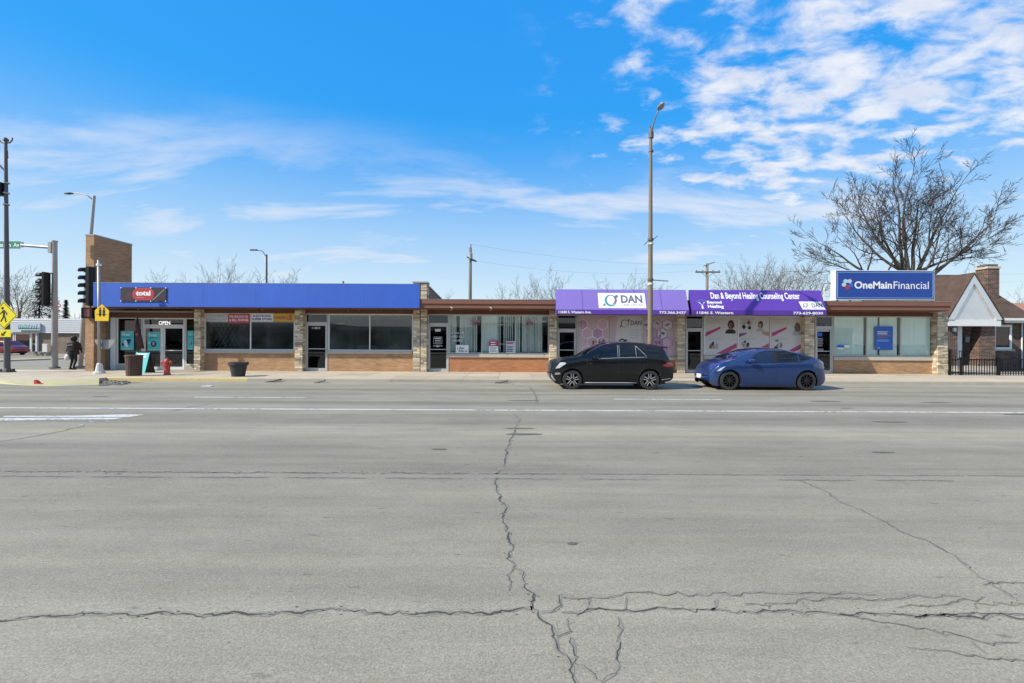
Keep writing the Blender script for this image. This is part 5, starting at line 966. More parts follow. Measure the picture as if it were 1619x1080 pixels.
# school crossing sign on its post
d = 21.4; X = sx(157.5, d); sp_ = thing('school_sign', 'yellow five-sided school crossing sign on a thin grey post by the corner shop', 'sign', (X, d, TOP))
MB().tube([(X,d,TOP),(X-.06,d,sz(157,411,d))], [.065,.06], 10).build('post', 'galvanised', sp_, smooth=True); MB().lathe([(.24,0),(.24,.06),(.17,.09),(.11,.45),(.07,.5)], (X,d,TOP), 12).build('base', 'offwhite', sp_); MB().lathe([(.1,0),(.1,.1)], (X-.06,d,sz(157,420,d)), 10).build('band', 'white', sp_)
y = d-.09; cx = sx(161,y); z0, z1 = sz(161,507,y), sz(161,480.5,y); pts = [(cx-.32,z0),(cx+.32,z0),(cx+.34,z0+.5),(cx,z1),(cx-.34,z0+.5)]; MB().prism_y(pts, y-.006, y).build('plate', 'sign_yellow', sp_); mb = MB()
for s in (-.08,.1): mb.disc_y(cx+s, z0+.6, .045, .05, y-.01, 10); mb.poly([(cx+s-.06,y-.01,z0+.54),(cx+s-.05,y-.01,z0+.22),(cx+s+.05,y-.01,z0+.22),(cx+s+.06,y-.01,z0+.54)])
mb.poly([(cx-.26,y-.01,z0+.3),(cx+.26,y-.01,z0+.3),(cx+.26,y-.01,z0+.32),(cx-.26,y-.01,z0+.32)]); mb.build('children_figures', 'black', sp_)
z0, z1 = sz(160,551.5,y), sz(160,536.5,y); MB().prism_y([(cx-.22,z0),(cx+.16,z0),(cx+.46,z1-.12),(cx+.46,z1),(cx-.5,z1),(cx-.5,z1-.12)], y+.18, y+.19).build('sign_back', 'galvanised', sp_); MB().box(X-.05,X+.05,y+.1,y+.181,z0+.15,z0+.3).build('bracket', 'galvanised', sp_)
# far diamond sign
d = 40; x = sx(88,d); z = sz(88,482.5,d); t = thing('road_work_sign', 'small pink diamond sign half hidden behind the mast-arm pole', 'sign', (x, d, 0)); MB().prism_y([(x,z-.52),(x+.52,z),(x,z+.52),(x-.52,z)], d-.01, d).build('plate', 'magenta', t); MB().box(x-.4,x+.4,d-.02,d-.011,z-.06,z+.06).build('print', 'white', t); MB().tube([(x,d+.03,0),(x,d+.03,z)], .03, 6).build('post', 'galvanised', t)
# ------------------------------------------------------------------ pavement furniture
d = 20.1; X = sx(212, d); tb = thing('trash_can', 'brown slatted round litter bin standing before the corner shop door', 'trash can', (X, d, TOP))
MB().lathe([(.33,.03),(.36,.4),(.38,.84),(.34,.84),(.30,.3),(.05,.28)], (X,d,TOP), 24).build('body', 'bin_brown', tb)
mb0 = None
for k in range(26):
    a = 2*math.pi*k/26; ca, sa = math.cos(a), math.sin(a); vs = []
    for r0, z in ((.35,.05),(.40,.86)):
        for q in (-.034,.034):
            for dr in (0,.022): vs.append((X+(r0+dr)*ca-q*sa, d+(r0+dr)*sa+q*ca, TOP+z))
    MB().add(vs, [(0,1,5,4),(2,6,7,3),(0,4,6,2),(1,3,7,5),(0,2,3,1),(4,5,7,6)]).build('slat', 'bin_brown', tb)
MB().lathe([(.40,.86),(.45,.87),(.45,.92),(.36,.94),(.33,.90)], (X,d,TOP), 26).build('rim', 'bin_brown', tb, smooth=40); MB().lathe([(.36,0),(.38,.05)], (X,d,TOP), 24).build('foot', 'bin_brown', tb)
tb.scale = (.76,.76,1.0)
d = 20.5; X = sx(264.5, d); hy = thing('fire_hydrant', 'red fire hydrant near the yellow kerb', 'fire hydrant', (X, d, TOP))
MB().lathe([(.17,0),(.17,.05),(.135,.07),(.135,.46),(.17,.47),(.17,.51),(.15,.52),(.15,.6),(.12,.7),(.07,.75),(.035,.76),(.035,.81)], (X,d,TOP), 18).build('barrel', 'hydrant_red', hy, smooth=35)
MB().lathe([(.09,-.28),(.09,-.2),(.07,-.19),(.07,0)], (X,d,TOP+.58), 12, 'x').build('nozzle', 'hydrant_red', hy); MB().lathe([(.07,0),(.07,.17),(.085,.18),(.085,.22)], (X,d,TOP+.58), 12, 'x').build('nozzle', 'hydrant_red', hy); MB().lathe([(.11,-.24),(.11,-.16),(.08,-.15),(.08,0)], (X,d,TOP+.5), 12, 'y').build('nozzle', 'hydrant_red', hy); MB().tube([(X-.24,d,TOP+.5),(X-.2,d-.05,TOP+.4),(X-.1,d-.12,TOP+.36)], .01, 5).build('chain', 'dark_pole', hy)
hy.scale = (.86,.86,1)
d = 20.0; X = sx(377, d); pt = thing('plant_pot', 'large empty black plant pot on the pavement before the vacant window', 'plant pot', (X, d, TOP))
MB().lathe([(.29,0),(.30,.02),(.40,.50),(.46,.51),(.47,.62),(.44,.64),(.42,.60),(.38,.55),(.02,.54)], (X,d,TOP), 28).build('pot', 'pot', pt, smooth=35); MB().lathe([(.385,.545),(.2,.565),(.02,.56)], (X,d,TOP), 20).build('soil', 'paving_dark', pt)
pt.scale = (.88,.88,1)
d = 21.6; X = sx(219, d); af = thing('sidewalk_sign', 'teal folding pavement sign leaning behind the brown bin', 'sign', (X, d, TOP))
MB().prism_x([(d,TOP),(d+.03,TOP),(d+.33,TOP+1.02),(d+.30,TOP+1.02)], X-.36, X+.3).build('panel', 'teal', af); MB().prism_x([(d+.62,TOP),(d+.65,TOP),(d+.37,TOP+1.02),(d+.34,TOP+1.02)], X-.36, X+.3).build('panel', 'black', af); MB().box(X-.3,X+.24,d+.27,d+.38,TOP+1.01,TOP+1.05).build('hinge', 'black', af)
mb = MB(); [mb.poly([(X-.3,d+.222+q*.294-.003,TOP+.76+q),(X+.2,d+.222+q*.294-.003,TOP+.76+q),(X+.2,d+.222+(q+.06)*.294-.003,TOP+.82+q),(X-.3,d+.222+(q+.06)*.294-.003,TOP+.82+q)]) for q in (0,.12)]; mb.build('print', 'white', af)
d = 23.8; X = sx(216.5, d); fg = thing('feather_flag', 'furled dark feather flag standing by the shop window', 'flag', (X, d, TOP)); MB().tube([(X+.28,d,TOP),(X+.14,d,1.6),(X-.02,d,3.0)], .014, 6).build('pole', 'galvanised', fg)
mb = MB(); mb.grid([[(X+.02-.02,d-.02,2.98),(X+.04,d,2.98)],[(X-.04,d-.05,2.5),(X+.12,d+.02,2.5)],[(X-.02,d-.07,1.9),(X+.24,d+.03,1.9)],[(X+.06,d-.06,1.3),(X+.36,d+.04,1.3)]]); o = mb.build('cloth', 'flag_wine', fg, smooth=True); sm = o.modifiers.new('s','SOLIDIFY'); sm.thickness = .03; MB().disc_y(X+.06, 2.05, .09, .07, d-.09, 10).build('print', 'rose_sign', fg); MB().lathe([(.2,0),(.2,.04),(.03,.06)], (X+.28,d,TOP), 10).build('base', 'black', fg)
# ------------------------------------------------------------------ the person at the corner
def skin(name, pts, edges, root_i, m, parent, sub=2, smooth=True):
    o0 = ORG[parent.name]; me = bpy.data.meshes.new(name); me.from_pydata([(p[0]-0, p[1]-0, p[2]-0) for p in pts], edges, []); ob = bpy.data.objects.new(name, me); COL.objects.link(ob)
    md = ob.modifiers.new('skin', 'SKIN'); md.use_smooth_shade = True; 
    for i, v in enumerate(me.skin_vertices[0].data): r = pts[i][3]; v.radius = (r, r) if not hasattr(r, '__len__') else r; v.use_root = (i == root_i)
    if sub: s = ob.modifiers.new('sub', 'SUBSURF'); s.levels = sub; s.render_levels = sub
    dg = bpy.context.evaluated_depsgraph_get(); me2 = bpy.data.meshes.new_from_object(ob.evaluated_get(dg)); bpy.data.objects.remove(ob); me2.name = name
    me2.materials.clear(); me2.materials.append(Mx(m)); o = bpy.data.objects.new(name, me2); COL.objects.link(o); o.parent = parent; ORG[o.name] = o0; return o
d = 24.0; px_ = sx(116, d)
pe = thing('person', 'person in black hooded coat and dark trousers walking away at the corner', 'person', (px_, d, TOP)); pe.rotation_euler = (0, 0, R(14))
B = [(0,0,.95,.15),(0,.01,1.18,.15),(0,.02,1.38,.16),(0,.04,1.5,.07),(0,.06,1.58,.07),(0,.06,1.68,.10),
     (-.09,0,.88,.10),(-.10,.10,.50,.068),(-.10,-.06,.10,.045),(-.10,.08,.05,.04),(.09,0,.88,.10),(.10,.03,.50,.068),(.10,-.16,.13,.045),(.10,-.03,.05,.04),
     (-.19,.02,1.42,.075),(-.27,-.02,1.14,.06),(-.29,.10,.92,.042),(.19,.02,1.42,.075),(.27,.05,1.15,.06),(.26,.17,1.02,.042)]
E = [(0,1),(1,2),(2,3),(3,4),(4,5),(0,6),(6,7),(7,8),(8,9),(0,10),(10,11),(11,12),(12,13),(2,14),(14,15),(15,16),(2,17),(17,18),(18,19)]
for hi in (16, 19):
    hx, hy, hz, _ = B[hi]; B.append((hx, hy+.03, hz-.07, (.032,.018))); p = len(B)-1; E.append((hi, p))
    for k, (ox, oy, ln) in enumerate(((-.02,.02,.06),(-.007,.03,.07),(.006,.03,.065),(.02,.02,.05))): B.append((hx+ox, hy+.03+oy*.5, hz-.07-ln*.6, .009)); E.append((p, len(B)-1)); B.append((hx+ox, hy+.06, hz-.07-ln, .008)); E.append((len(B)-2, len(B)-1))
    s = 1 if hx < 0 else -1; B.append((hx+s*.035, hy+.05, hz-.06, .010)); E.append((hi, len(B)-1)); B.append((hx+s*.04, hy+.08, hz-.10, .009)); E.append((len(B)-2, len(B)-1))
skin('body', B, E, 0, 'trousers', pe)
def loft(rings, n=18):
    mb = MB(); mb.grid([[(cx+rx*math.cos(2*math.pi*k/n), cy+ry*math.sin(2*math.pi*k/n), z) for k in range(n+1)] for cx,cy,z,rx,ry in rings]); return mb
def local(mb, name, m, parent, **k): mb.v = [(x+px_, y+d, z+TOP) for x,y,z in mb.v]; return mb.build(name, m, parent, **k)
local(loft([(0,.0,.80,.25,.18),(0,.0,.84,.265,.19),(0,0,1.0,.25,.185),(0,0,1.02,.245,.18),(0,.0,1.18,.245,.185),(0,.0,1.2,.24,.18),(0,.01,1.34,.25,.18),(0,.02,1.45,.215,.15),(0,.03,1.52,.12,.11),(0,.04,1.55,.09,.09)]), 'coat', 'coat_black', pe, smooth=True, fix=True)
skin('sleeves', [(-.14,.02,1.42,.11),(-.22,.02,1.39,.11),(-.285,-.02,1.14,.09),(-.295,.08,.95,.07),(.14,.02,1.42,.11),(.22,.02,1.39,.11),(.285,.05,1.15,.09),(.265,.15,1.03,.07),(0,.02,1.42,.12)], [(8,0),(0,1),(1,2),(2,3),(8,4),(4,5),(5,6),(6,7)], 8, 'coat_black', pe, 1)
hd = MB().lathe([(.02,-.13),(.11,-.10),(.145,-.02),(.15,.05),(.12,.12),(.04,.155)], (.0,.04,1.66), 16); r = random.Random(2); hd.v = [(x*(1+r.uniform(-.1,.12)), y+(y-.04)*r.uniform(-.1,.1), z+r.uniform(-.01,.01)) for x,y,z in hd.v]; local(hd, 'hood', 'coat_black', pe, smooth=True)
fa = MB().lathe([(.02,-.09),(.075,-.05),(.085,.02),(.06,.08),(.01,.1)], (0,.135,1.65), 12); local(fa, 'face', 'skin_brown', pe, smooth=True)
for x, y in ((-.10,.02),(.10,-.09)): local(MB().prism_z([(x-.045,y-.11),(x+.045,y-.11),(x+.05,y+.08),(x+.02,y+.16),(x-.02,y+.16),(x-.05,y+.08)], 0, .075), 'shoe', 'black', pe)
bp = thing('backpack', 'dark backpack with a pale strap on the walking person', 'backpack', (px_, d, TOP+1.05)); bp.rotation_euler = (0,0,R(14)); b2 = MB().bbox(-.15,.15,-.30,-.16,1.02,1.42,.05); b2.v = [(x+px_, y+d, z+TOP) for x,y,z in b2.v]; b2.build('sack', 'pot', bp)
b2 = MB(); b2.tube([(-.16,-.29,1.05),(-.2,-.2,1.25),(-.13,-.12,1.45)], .015, 5); b2.tube([(-.14,-.31,1.3),(.14,-.31,1.33)], .012, 5); b2.v = [(x+px_, y+d, z+TOP) for x,y,z in b2.v]; b2.build('strap', 'print_grey', bp)
bg_ = thing('carrier_bag', 'white carrier bag hanging from the walking person\'s left hand', 'bag', (px_-.3, d, TOP+.55)); b2 = loft([(-.32,0,.50,.06,.04),(-.33,0,.53,.13,.08),(-.33,0,.7,.14,.09),(-.31,.02,.82,.10,.05),(-.29,.05,.87,.03,.02)], 12); b2.v = [(x+px_, y+d, z+TOP) for x,y,z in b2.v]; b2.build('bag', 'bag_white', bg_, smooth=True, fix=True)
# ------------------------------------------------------------------ brick house to the right
HY = 29.0; ho = thing('brick_house', 'dark brick house with steep pale clad porch gable and brown roof', 'house', (27, HY, 0.1)); PY = 27.0
def H(px, d=HY): return sx(px, d)
MB().box(25.8, 33.4, HY, 38, 0, 3.35).build('wall', 'house_brick', ho)
MB().box(24.3, H(1497.5,PY)+.9, PY+.1, HY+.1, 0, 3.1).build('wall', 'house_brick', ho) if False else None
pl, prr = H(1503,PY), H(1583,PY)
MB().box(pl-.25, H(1514,PY), PY, HY, .1, 3.1).build('porch_pier', 'house_brick', ho); MB().prism_y([(H(1550,PY)-.12,.1),(H(1573,PY)+.06,.1),(H(1573,PY),3.1),(H(1551,PY)+.12,3.1),(H(1549,PY),2.0)], PY, PY+.6).build('porch_pier', 'house_brick', ho)
MB().box(pl-.2, H(1573,PY), PY-.1, HY, .05, .42).build('stoop', 'sill_stone', ho); MB().box(pl-.1, H(1560,PY), PY-.75, PY-.1, .05, .24).build('step', 'sill_stone', ho)
dr_ = MB().box(H(1511,PY+.5), H(1518.5,PY+.5), PY+.4, PY+.46, .42, 2.95).build('door', 'white_frame', ho); MB().lathe([(.03,0),(.03,-.06)], (H(1514.5,PY+.5),PY+.4,1.3), 8, 'y').build('handle', 'black', dr_)
MB().box(H(1518.5,PY+.9), H(1549,PY+.9), HY-.6, HY-.5, .42, 3.0).build('porch_wall', 'house_brick', ho); MB().box(H(1527,HY-.7), H(1539,HY-.7), HY-.66, HY-.6, 1.85, 2.2).build('mailbox', 'print_grey', ho); MB().box(H(1509.5,PY-.06)-.1, H(1509.5,PY-.06)+.06, PY-.1, PY, 2.5, 2.72).build('porch_lamp', 'white', ho)
ax, az_ = H(1539,PY-.3), sz(1539,434,PY-.3); gl, gr, gz = H(1498,PY-.3), H(1584,PY-.3), sz(1540,505,PY-.3)
fr_ = .36; MB().prism_y([(gl+.2,gz),(gr-.2,gz),(ax,az_-.5)], PY-.24, PY-.1).build('gable', 'metal_clad', ho)
for s, xe in ((-1,gl),(1,gr)): MB().prism_y([(xe,gz),(xe-s*.36,gz),(ax,az_-.52),(ax,az_)] if s > 0 else [(xe,gz),(ax,az_),(ax,az_-.52),(xe-s*.36,gz)][::-1], PY-.34, PY-.1).build('bargeboard', 'metal_clad', ho)
MB().box(gl+.05, gr-.05, PY-.3, PY+.3, gz-.38, gz-.002).build('porch_beam', 'white_frame', ho)
for s, xe in ((-1,gl-.1),(1,gr+.1)): MB().add([(xe,PY-.36,gz-.05),(ax,PY-.36,az_+.06),(ax,PY+5,az_+.06),(xe,PY+5,gz-.05),(xe,PY-.36,gz+.02),(ax,PY-.36,az_+.14),(ax,PY+5,az_+.14),(xe,PY+5,gz+.02)], [(0,1,2,3),(4,7,6,5),(0,4,5,1),(3,2,6,7),(0,3,7,4),(1,5,6,2)]).build('porch_roof', 'shingles', ho)
EZ = 3.42; RZ = sz(1510,434,32.0); XR = 33.5; ey = HY-.5
rf = MB().add([(25.6,ey,EZ),(XR,ey,EZ),(XR-.9,32,RZ),(28.2,32,RZ),(25.6,36,EZ),(XR,36,EZ),(25.6,ey,EZ-.12),(XR,ey,EZ-.12)], [(0,1,2,3),(3,2,5,4),(1,5,2),(0,6,7,1),(0,3,4)]).build('roof', 'shingles', ho)
MB().box(H(1584,ey), XR+.05, ey-.12, ey+.02, EZ-.16, EZ-.01).build('gutter', 'white_frame', ho); MB().box(H(1575), XR, ey, HY+.001, EZ-.3, EZ-.125).build('soffit', 'white_frame', ho)
ch0, ch1 = sx(1560,30), sx(1581,30); cz = sz(1563,424,30); ch = MB().box(ch0+.06, ch1-.06, 30, 30.8, 4.6, cz).build('chimney', 'house_brick', rf); MB().box(ch0, ch1, 29.95, 30.85, cz, cz+.14).build('chimney_cap', 'sill_stone', rf); MB().box(ch0+.1, ch1-.1, 30.05, 30.75, cz+.14, cz+.3).build('chimney_cap', 'house_brick', rf)
wz0, wz1 = sz(1585,552,HY), sz(1585,513,HY); wf = window(ho, H(1570), H(1599), wz0, wz1, HY-.04, (), .14, 'white', 'dark_glass'); MB().box(H(1570)-.1, H(1599)+.12, HY-.12, HY, wz0-.1, wz0-.005).build('sill', 'sill_stone', ho); MB().box(H(1573), H(1596), HY+.02, HY+.03, wz0+.1, wz1-.1).build('curtain', 'print_grey', wf)
MB().tube([(H(1614),HY-.06,.2),(H(1614),HY-.06,3.3)], .04, 6).build('downpipe', 'white_frame', ho)
struct(MB().poly([(22.2,23.5,.02),(60,23.5,.02),(60,60,.02),(22.2,60,.02)]).build('lawn', 'grass')); struct(MB().box(H(1522,25), H(1548,25), 22.9, PY-.7, 0, .06).build('garden_path', 'concrete'))
mb = MB(); r = random.Random(8)
for i in range(2600):
    x, y = r.uniform(22.4, 33), r.uniform(23.6, HY-.8); h = r.uniform(.03,.10); a = r.uniform(0,3.1); mb.add([(x-.02*math.cos(a),y-.02*math.sin(a),.02),(x+.02*math.cos(a),y+.02*math.sin(a),.02),(x+r.uniform(-.03,.03),y,.02+h)], [(0,1,2)])
o = mb.build('winter_grass', 'grass', kind='stuff'); o['label'] = 'tufts of dull winter grass in the house yard'; o['category'] = 'grass'
fy = 22.85; fe = thing('iron_fence', 'low black iron picket fence before the brick house yard', 'fence', (27, fy, TOP)); f0 = sx(1500,fy); FH = .86
MB().box(f0, 35, fy-.012, fy+.012, TOP+FH-.08, TOP+FH-.03).build('rail', 'signal_black', fe); MB().box(f0, 35, fy-.012, fy+.012, TOP+.1, TOP+.135).build('rail', 'signal_black', fe); pm = None
for i in range(90):
    x = f0+.08+i*.135
    if pm is None: p = MB().box(27-.013,27+.013,fy-.014,fy+.014,TOP,TOP+FH).build('picket', 'signal_black', fe); pm = p.data; p.location = (x-27, 0, 0)
    else: p = bpy.data.objects.new('picket', pm); COL.objects.link(p); p.parent = fe; p.location = (x-27, 0, 0)
for px in (1502,1519.5,1578,1640): x = sx(px,fy); MB().box(x-.04,x+.04,fy-.05,fy+.05,TOP-.02,TOP+FH+(.45 if px < 1510 else .06)).build('post', 'signal_black', fe)
for i in range(6): MB().box(sx(1503,fy)+i*.11, sx(1503,fy)+i*.11+.018, fy-.01, fy+.01, TOP+FH-.03, TOP+FH+.4).build('picket', 'signal_black', fe)
# ------------------------------------------------------------------ bare trees
def bare_tree(name, label, x, y, h, spread, seed, trunk=.25, fork=.18, limbs=6, levels=4, m='bark', lean=0, group='bare winter trees', detail=1.0, tmin=.006, up=.5, kids=(5,6,6,5), shape=None):
    r = random.Random(seed); t = thing(name, label, 'tree', (x, y, 0), group); tk = MB(); cr = MB()
    def branch(p, dr, ln, rad, lv):
        n = max(3, int(ln/(.55 if lv < 3 else .22)*detail)); n = min(n, 9); pts = [p]; q = p.copy(); dd = dr.copy()
        for i in range(n):
            wb = .07 if (shape and lv == 1) else .15; dd = (dd + Vector((r.gauss(0,wb), r.gauss(0,wb), r.gauss(0,wb*.7)+(.05 if lv < 3 else .02)))).normalized(); q = q + dd*(ln/n); pts.append(q)
        rads = [max(tmin*.6, rad*(1-.72*i/n)) for i in range(n+1)]
        (tk if lv <= 1 else cr).tube(pts, rads, 8 if lv <= 1 else (5 if lv == 2 else 3), cap=False)
        if lv >= levels: return
        nk = kids[min(lv,len(kids)-1)]
        for k in range(nk):
            f = .25+.75*(k+r.random()*.7)/nk; i = min(n-1, int(f*n)); base = pts[i]+(pts[i+1]-pts[i])*(f*n-i) if f < 1 else pts[-1]
            ax = (pts[i+1]-pts[i]).normalized(); a = r.uniform(0, 2*math.pi); s = ax.orthogonal().normalized(); s.rotate(Matrix.Rotation(a, 3, ax)); ang = r.uniform(.45,.95); nd = (ax*math.cos(ang)+s*math.sin(ang)+Vector((0,0,.12))).normalized()
            branch(base, nd, ln*r.uniform(.38,.62)*(1.1-f*.35), max(tmin, rads[i]*r.uniform(.42,.62)), lv+1)
        branch(pts[-1], dd, ln*.45, max(tmin, rads[-1]*.9), lv+1)
    fz = h*fork; tk.tube([Vector((x,y,-.1)), Vector((x,y,fz*.5)), Vector((x+lean,y,fz+.3))], [trunk*1.25,trunk,trunk*.85], 10, cap=False)
    for k in range(limbs):
        if shape:
            rx, ry, rz = shape; t_ = (k+.5)/limbs; th = math.pi*(.04+.92*t_); a = r.uniform(-.45,.9); dr = Vector((math.cos(th), math.sin(a)*.6, math.sin(th)*.95+.02)).normalized()
            reach = .66*r.uniform(.93,1.03)/math.sqrt((dr.x/rx)**2+(dr.y/ry)**2+(dr.z/rz)**2); branch(Vector((x+lean+dr.x*.55,y,fz*r.uniform(.88,1.12))), dr, reach, trunk*r.uniform(.28,.5), 1); continue
        a = 2*math.pi*(k+r.random()*.5)/limbs; e = r.uniform(.35,1.0) if k else .1; dr = Vector((math.cos(a)*e*spread*1.3, math.sin(a)*e*spread*.8, up+.35+r.random()*.5)).normalized()
        reach = (h-fz)*(.62+.2*dr.z)*r.uniform(.72,.95); branch(Vector((x+lean,y,fz*r.uniform(.85,1.0))), dr, reach, trunk*r.uniform(.42,.62), 1)
    tk.build('trunk', m, t, smooth=True); cr.build('branches', 'twig' if m == 'bark' else m, t); return t
bare_tree('bare_tree', 'big wide-spreading bare tree behind the OneMain roof sign', sx(1437,36), 36, 17.0, 1.5, 44, .38, .41, 14, 5, detail=1.2, tmin=.016, up=.16, kids=(4,5,4,4,3), shape=(9.3,6,9.9))
BG = [(820,437,62,.8,'bare tree above the brown fascia, left of a pair'),(868,434,62,.85,'bare tree above the brown fascia, right of a pair'),(985,424,58,1.0,'bushy bare tree left of the brown lamp post top'),(1010,432,66,.9,'bare tree just behind the brown lamp post'),(1165,420,60,.9,'bare tree right of the crossarm utility pole'),(1182,414,64,.6,'slim bare tree above the purple counseling awning'),(1214,399,56,.75,'taller upright bare tree above the counseling lettering'),(1250,403,50,.9,'bare tree left of the OneMain sign'),(1275,410,60,.9,'hazy bare tree beside the big spreading tree'),
      (352,420,60,.8,'bare tree above the blue band, tallest on the left'),(405,424,62,.8,'bare tree left of the small lamp above the blue band'),(452,430,60,.8,'bare tree right of the small lamp above the blue band'),(268,430,75,.6,'small bare tree top above the total banner'),(300,431,75,.6,'small bare tree top just right of the total banner'),(700,462,90,.8,'tiny bare tree top beside the raked party wall'),(28,420,62,1.0,'bare tree behind the pale shop at the left'),(-10,425,66,1.0,'bare tree cut off by the left edge of the picture'),(45,462,90,1.1,'hazy bare tree behind the evergreen at the left'),(115,490,95,1.2,'rounded bare tree far behind the pylon'),(135,485,85,1.0,'bare tree between the lamp post and brick pylon'),(1610,462,95,1.0,'distant bare tree at the right edge beyond the house'),(1640,455,85,1.0,'distant bare tree cut by the right edge')]
for i, (px, py, d, spd, lab) in enumerate(BG):
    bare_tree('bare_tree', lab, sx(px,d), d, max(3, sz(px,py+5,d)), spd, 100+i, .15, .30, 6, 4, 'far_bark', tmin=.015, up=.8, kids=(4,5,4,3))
def conifer(x, y, h, w, seed, label):
    r = random.Random(seed); t = thing('evergreen_tree', label, 'tree', (x,y,0), 'evergreens at the left'); MB().tube([(x,y,0),(x,y,h)], [.2,.03], 7).build('trunk', 'bark', t); mb = MB()
    for i in range(1500):
        f = r.random()**.8; z = h*(.08+.92*f); rad = w*(1-f)*(.55+.45*math.sin(f*40)**2)*r.uniform(.25,1.08)+.05; a = r.uniform(0,6.28); L = r.uniform(.25,.6); c = Vector((x+rad*math.cos(a), y+rad*math.sin(a), z-rad*.18)); u = Vector((math.cos(a),math.sin(a),-.35+r.uniform(-.2,.3))).normalized()*L; v = Vector((-math.sin(a),math.cos(a),r.uniform(-.3,.3)))*L*.22
        mb.add([c-u*.5-v, c-u*.5+v, c+u*.6+v*.3, c+u*.6-v*.3], [(0,1,2,3)])
    mb.build('crown', 'needles', t)
conifer(sx(62,66), 66, sz(62,440,66), 3.8, 1, 'broad dark evergreen behind the pale shop'); conifer(sx(104,80), 80, sz(104,474,80), 1.6, 2, 'slim pointed evergreen seen right of the mast-arm pole'); conifer(sx(84,70), 70, sz(84,450,70), 2.4, 3, 'evergreen half hidden behind the mast-arm pole')
# ------------------------------------------------------------------ poles and wires behind the shops
d = 45; X = sx(743,d); u1 = thing('utility_pole', 'weathered wooden utility pole above the brown fascia', 'utility pole', (X,d,0)); zt = sz(743,391,d); MB().tube([(X,d,0),(X,d,zt)], [.2,.15], 10).build('pole', 'wood_pole', u1, smooth=True); z = sz(743,409,d)
MB().tube([(X-.3,d-.5,z+.1),(X+.5,d+.5,z-.1)], .07, 5).build('crossarm', 'wood_pole', u1); MB().tube([(X+.1,d-.2,z-.15),(X+.65,d-.2,z-.3)], .06, 5).build('bracket', 'dark_pole', u1); MB().lathe([(.16,0),(.2,.1),(.2,.6),(.1,.7)], (X+.05,d-.3,z-.1), 10).build('transformer', 'galvanised', u1); MB().tube([(X+.05,d,zt),(X+.05,d,zt+.35)], .05, 6).build('insulator', 'dark_pole', u1)
d2 = 55; X2 = sx(1117.5,d2); u2 = thing('utility_pole', 'utility pole with wide crossarm above the counseling awning', 'utility pole', (X2,d2,0)); zt2 = sz(1117,416,d2); MB().tube([(X2,d2,0),(X2,d2,zt2)], [.2,.15], 10).build('pole', 'wood_pole', u2, smooth=True); zc = sz(1117,430,d2); MB().box(X2-1.5,X2+1.55,d2-.2,d2-.08,zc-.1,zc+.1).build('crossarm', 'wood_pole', u2); MB().tube([(X2-.5,d2-.1,zt2-.35),(X2+.85,d2-.1,zt2+.15)], .06, 5).build('crossarm', 'wood_pole', u2)
for s in (-1,1): MB().tube([(X2,d2-.14,zc-.75),(X2+s*.7,d2-.14,zc-.1)], .03, 4).build('brace', 'wood_pole', u2)
for s in (-1.35,-.6,.65,1.4): MB().lathe([(.05,0),(.06,.1),(.03,.16)], (X2+s,d2-.14,zc+.1), 7).build('insulator', 'dark_pole', u2)
def wire(a, b, sag, lab, r=.006):
    a, b = Vector(a), Vector(b); P = [a+(b-a)*(k/24)-Vector((0,0,sag*4*(k/24)*(1-k/24))) for k in range(25)]; return tag(MB().tube(P, r, 4).build('overhead_wire', 'dark_pole'), lab, 'wire', 'overhead wires')
wire((X,d-.2,zt+.3), (X2-.4,d2-.1,zt2-.2), .6, 'thin overhead wire strung between the two utility poles, upper one'); wire((X+.4,d+.3,z-.1), (X2-1.4,d2-.1,zc+.2), .8, 'thin overhead wire strung between the two utility poles, lower one'); wire((X2+.8,d2-.1,zt2+.1), (78,68,12.5), .8, 'thin overhead wire running right from the crossarm utility pole, upper one'); wire((X2+1.4,d2-.1,zc+.2), (78,68,11.3), .8, 'thin overhead wire running right from the crossarm utility pole, lower one')
d = 50; X = sx(421,d); l3 = thing('street_lamp', 'small distant street lamp above the middle of the blue band', 'street lamp', (X,d,0)); zt = sz(421,402,d); MB().tube([(X,d,0),(X,d,zt)], [.13,.09], 8).build('pole', 'dark_pole', l3); zh = sz(400,395,d); MB().tube([(X,d,zt-.3),(X-.5,d,zh-.1),(X-1.1,d,zh+.02)], .045, 6).build('arm', 'dark_pole', l3); MB().bbox(X-1.85,X-1.05,d-.12,d+.12,zh-.06,zh+.08,.05).build('lamp_head', 'dark_pole', l3)
# ------------------------------------------------------------------ across the side street
d = 56; ps = thing('shop_building', 'low pale shop with teal sign across the side street', 'building', (sx(70,d), d, 0)); x0, x1 = sx(-40,d), sx(139,d); zt = sz(60,503,d); zb_ = sz(60,526,d)
MB().box(x0,x1,d+.2,d+14,0,zt-.2).build('wall', 'far_brick', ps)
for i in range(7): zz = zb_+(zt-zb_)*i/7; MB().prism_x([(d-.05,zz+.005),(d+.2,zz+.005),(d+.2,zz+(zt-zb_)/7-.005),(d-.0,zz+(zt-zb_)/7-.005)], x0,x1).build('siding_board', 'pale_siding', ps)
def D(px): return sx(px,d)
window(ps, D(22), D(47), .5, zb_-.05, d+.1, (), .1, 'white_frame', 'dark_glass'); door(ps, D(47.5), D(56), 2.6, d+.1, 0, fm='white_frame'); window(ps, D(-5), D(20), .5, zb_-.05, d+.1, (D(8),), .1, 'white_frame', 'dark_glass'); MB().box(D(56.5),D(59),d-.02,d+.2,0,zb_).build('pier', 'pale_siding', ps)
MB().box(D(20),D(66),d-.25,d-.06,sz(45,525,d),sz(45,511,d)).build('sign_board', 'pale_siding', ps); 
r = random.Random(3); mb = MB(); x = D(32)
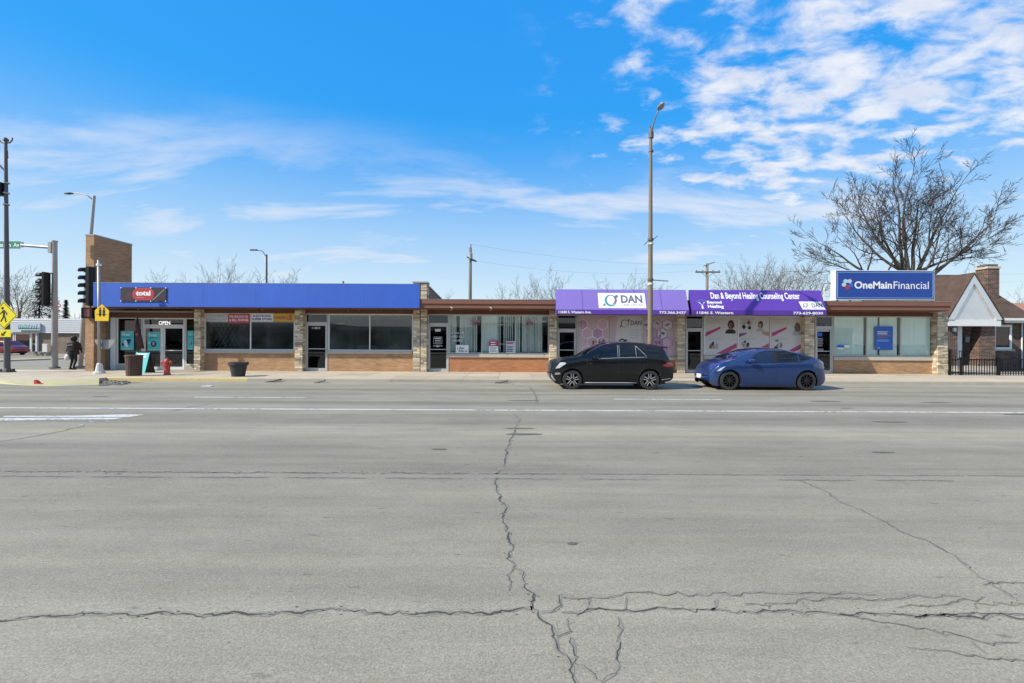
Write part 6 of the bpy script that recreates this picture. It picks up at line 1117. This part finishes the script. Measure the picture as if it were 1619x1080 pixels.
while x < D(64): w = r.uniform(.25,.5); z0 = sz(45,520,d); q = r.uniform(.45,.65); mb.poly([(x,d-.26,z0),(x+w*.3,d-.26,z0),(x+w*.5,d-.26,z0+q),(x+w*.2,d-.26,z0+q)]); mb.poly([(x+w*.2,d-.26,z0),(x+w,d-.26,z0),(x+w,d-.26,z0+.2),(x+w*.2,d-.26,z0+.15)]); x += w*.75
mb.build('script_lettering', 'logo_teal', ps); lines(ps, D(37), D(66), [sz(45,524.5,d)], d-.26, 'paving_dark', .22, 2)
d = 60; x0, x1 = sx(64,d), sx(84,d)
wp = thing('stone_planter', 'low rubble stone planter at the edge of the parking lot', 'planter', (sx(68,46),46,0)); r = random.Random(6); mb = MB()
for i in range(60): a, b = sx(r.uniform(56,82),46), 46+r.uniform(-.5,.5); s = r.uniform(.12,.3); mb.prism_z([(a+s*math.cos(k*1.05)*r.uniform(.8,1.3), b+s*.7*math.sin(k*1.05)) for k in range(6)], 0 if i < 30 else .25, .25+r.uniform(0,.1) if i < 30 else r.uniform(.4,.55))
mb.build('stones', 'rubble', wp, kind='stuff')
struct(MB().box(-66, -41, 44, 44.4, -.02, .12).build('lot_kerb', 'curb')); struct(MB().box(-41.5, -40, 30, 140, -.02, .12).build('far_kerb', 'concrete'))
# brown building beyond the house at the right
fb = thing('house', 'brown-roofed house at the right edge beyond the brick house', 'house', (58, 50, 0)); MB().box(55.5,70,50,60,0,4.0).build('wall', 'far_brick', fb); MB().prism_x([(49.5,4),(60.5,4),(55,6.8)], 55,70.5).build('roof', 'terra', fb)
# ------------------------------------------------------------------ unseen shops added behind the camera to shape the glass reflections
for i, (a, b, h, m) in enumerate(((-52,-26,4.2,'far_brick'),(-25.6,-6,3.8,'house_brick'),(-5.6,17,4.4,'far_brick'),(17.4,50,3.9,'house_brick'))):
    nb = thing('unseen_building', ('wide unseen brick shop added behind the camera for reflections, far left','dark unseen brick shop added behind the camera for reflections, left of centre','tall unseen brick shop added straight behind the camera for reflections','dark unseen brick shop added behind the camera for reflections, right')[i], 'building', ((a+b)/2, -18, 0)); MB().box(a,b,-30,-18.02,0,h).build('wall', m, nb); MB().box(a-.1,b+.1,-18.1,-17.9,h-.5,h+.1).build('cornice', 'sill_stone', nb); x = a+.6
    while x < b-3: w = window(nb, x, x+2.6, .6, 2.9, -18.0, (), .08, 'dark_pole', 'dark_glass'); x += 3.2
# ------------------------------------------------------------------ render defaults
scene.render.engine = 'CYCLES'
scene.cycles.max_bounces = 8; scene.cycles.transparent_max_bounces = 16; scene.cycles.use_denoising = True
scene.render.resolution_x = 1024; scene.render.resolution_y = 683
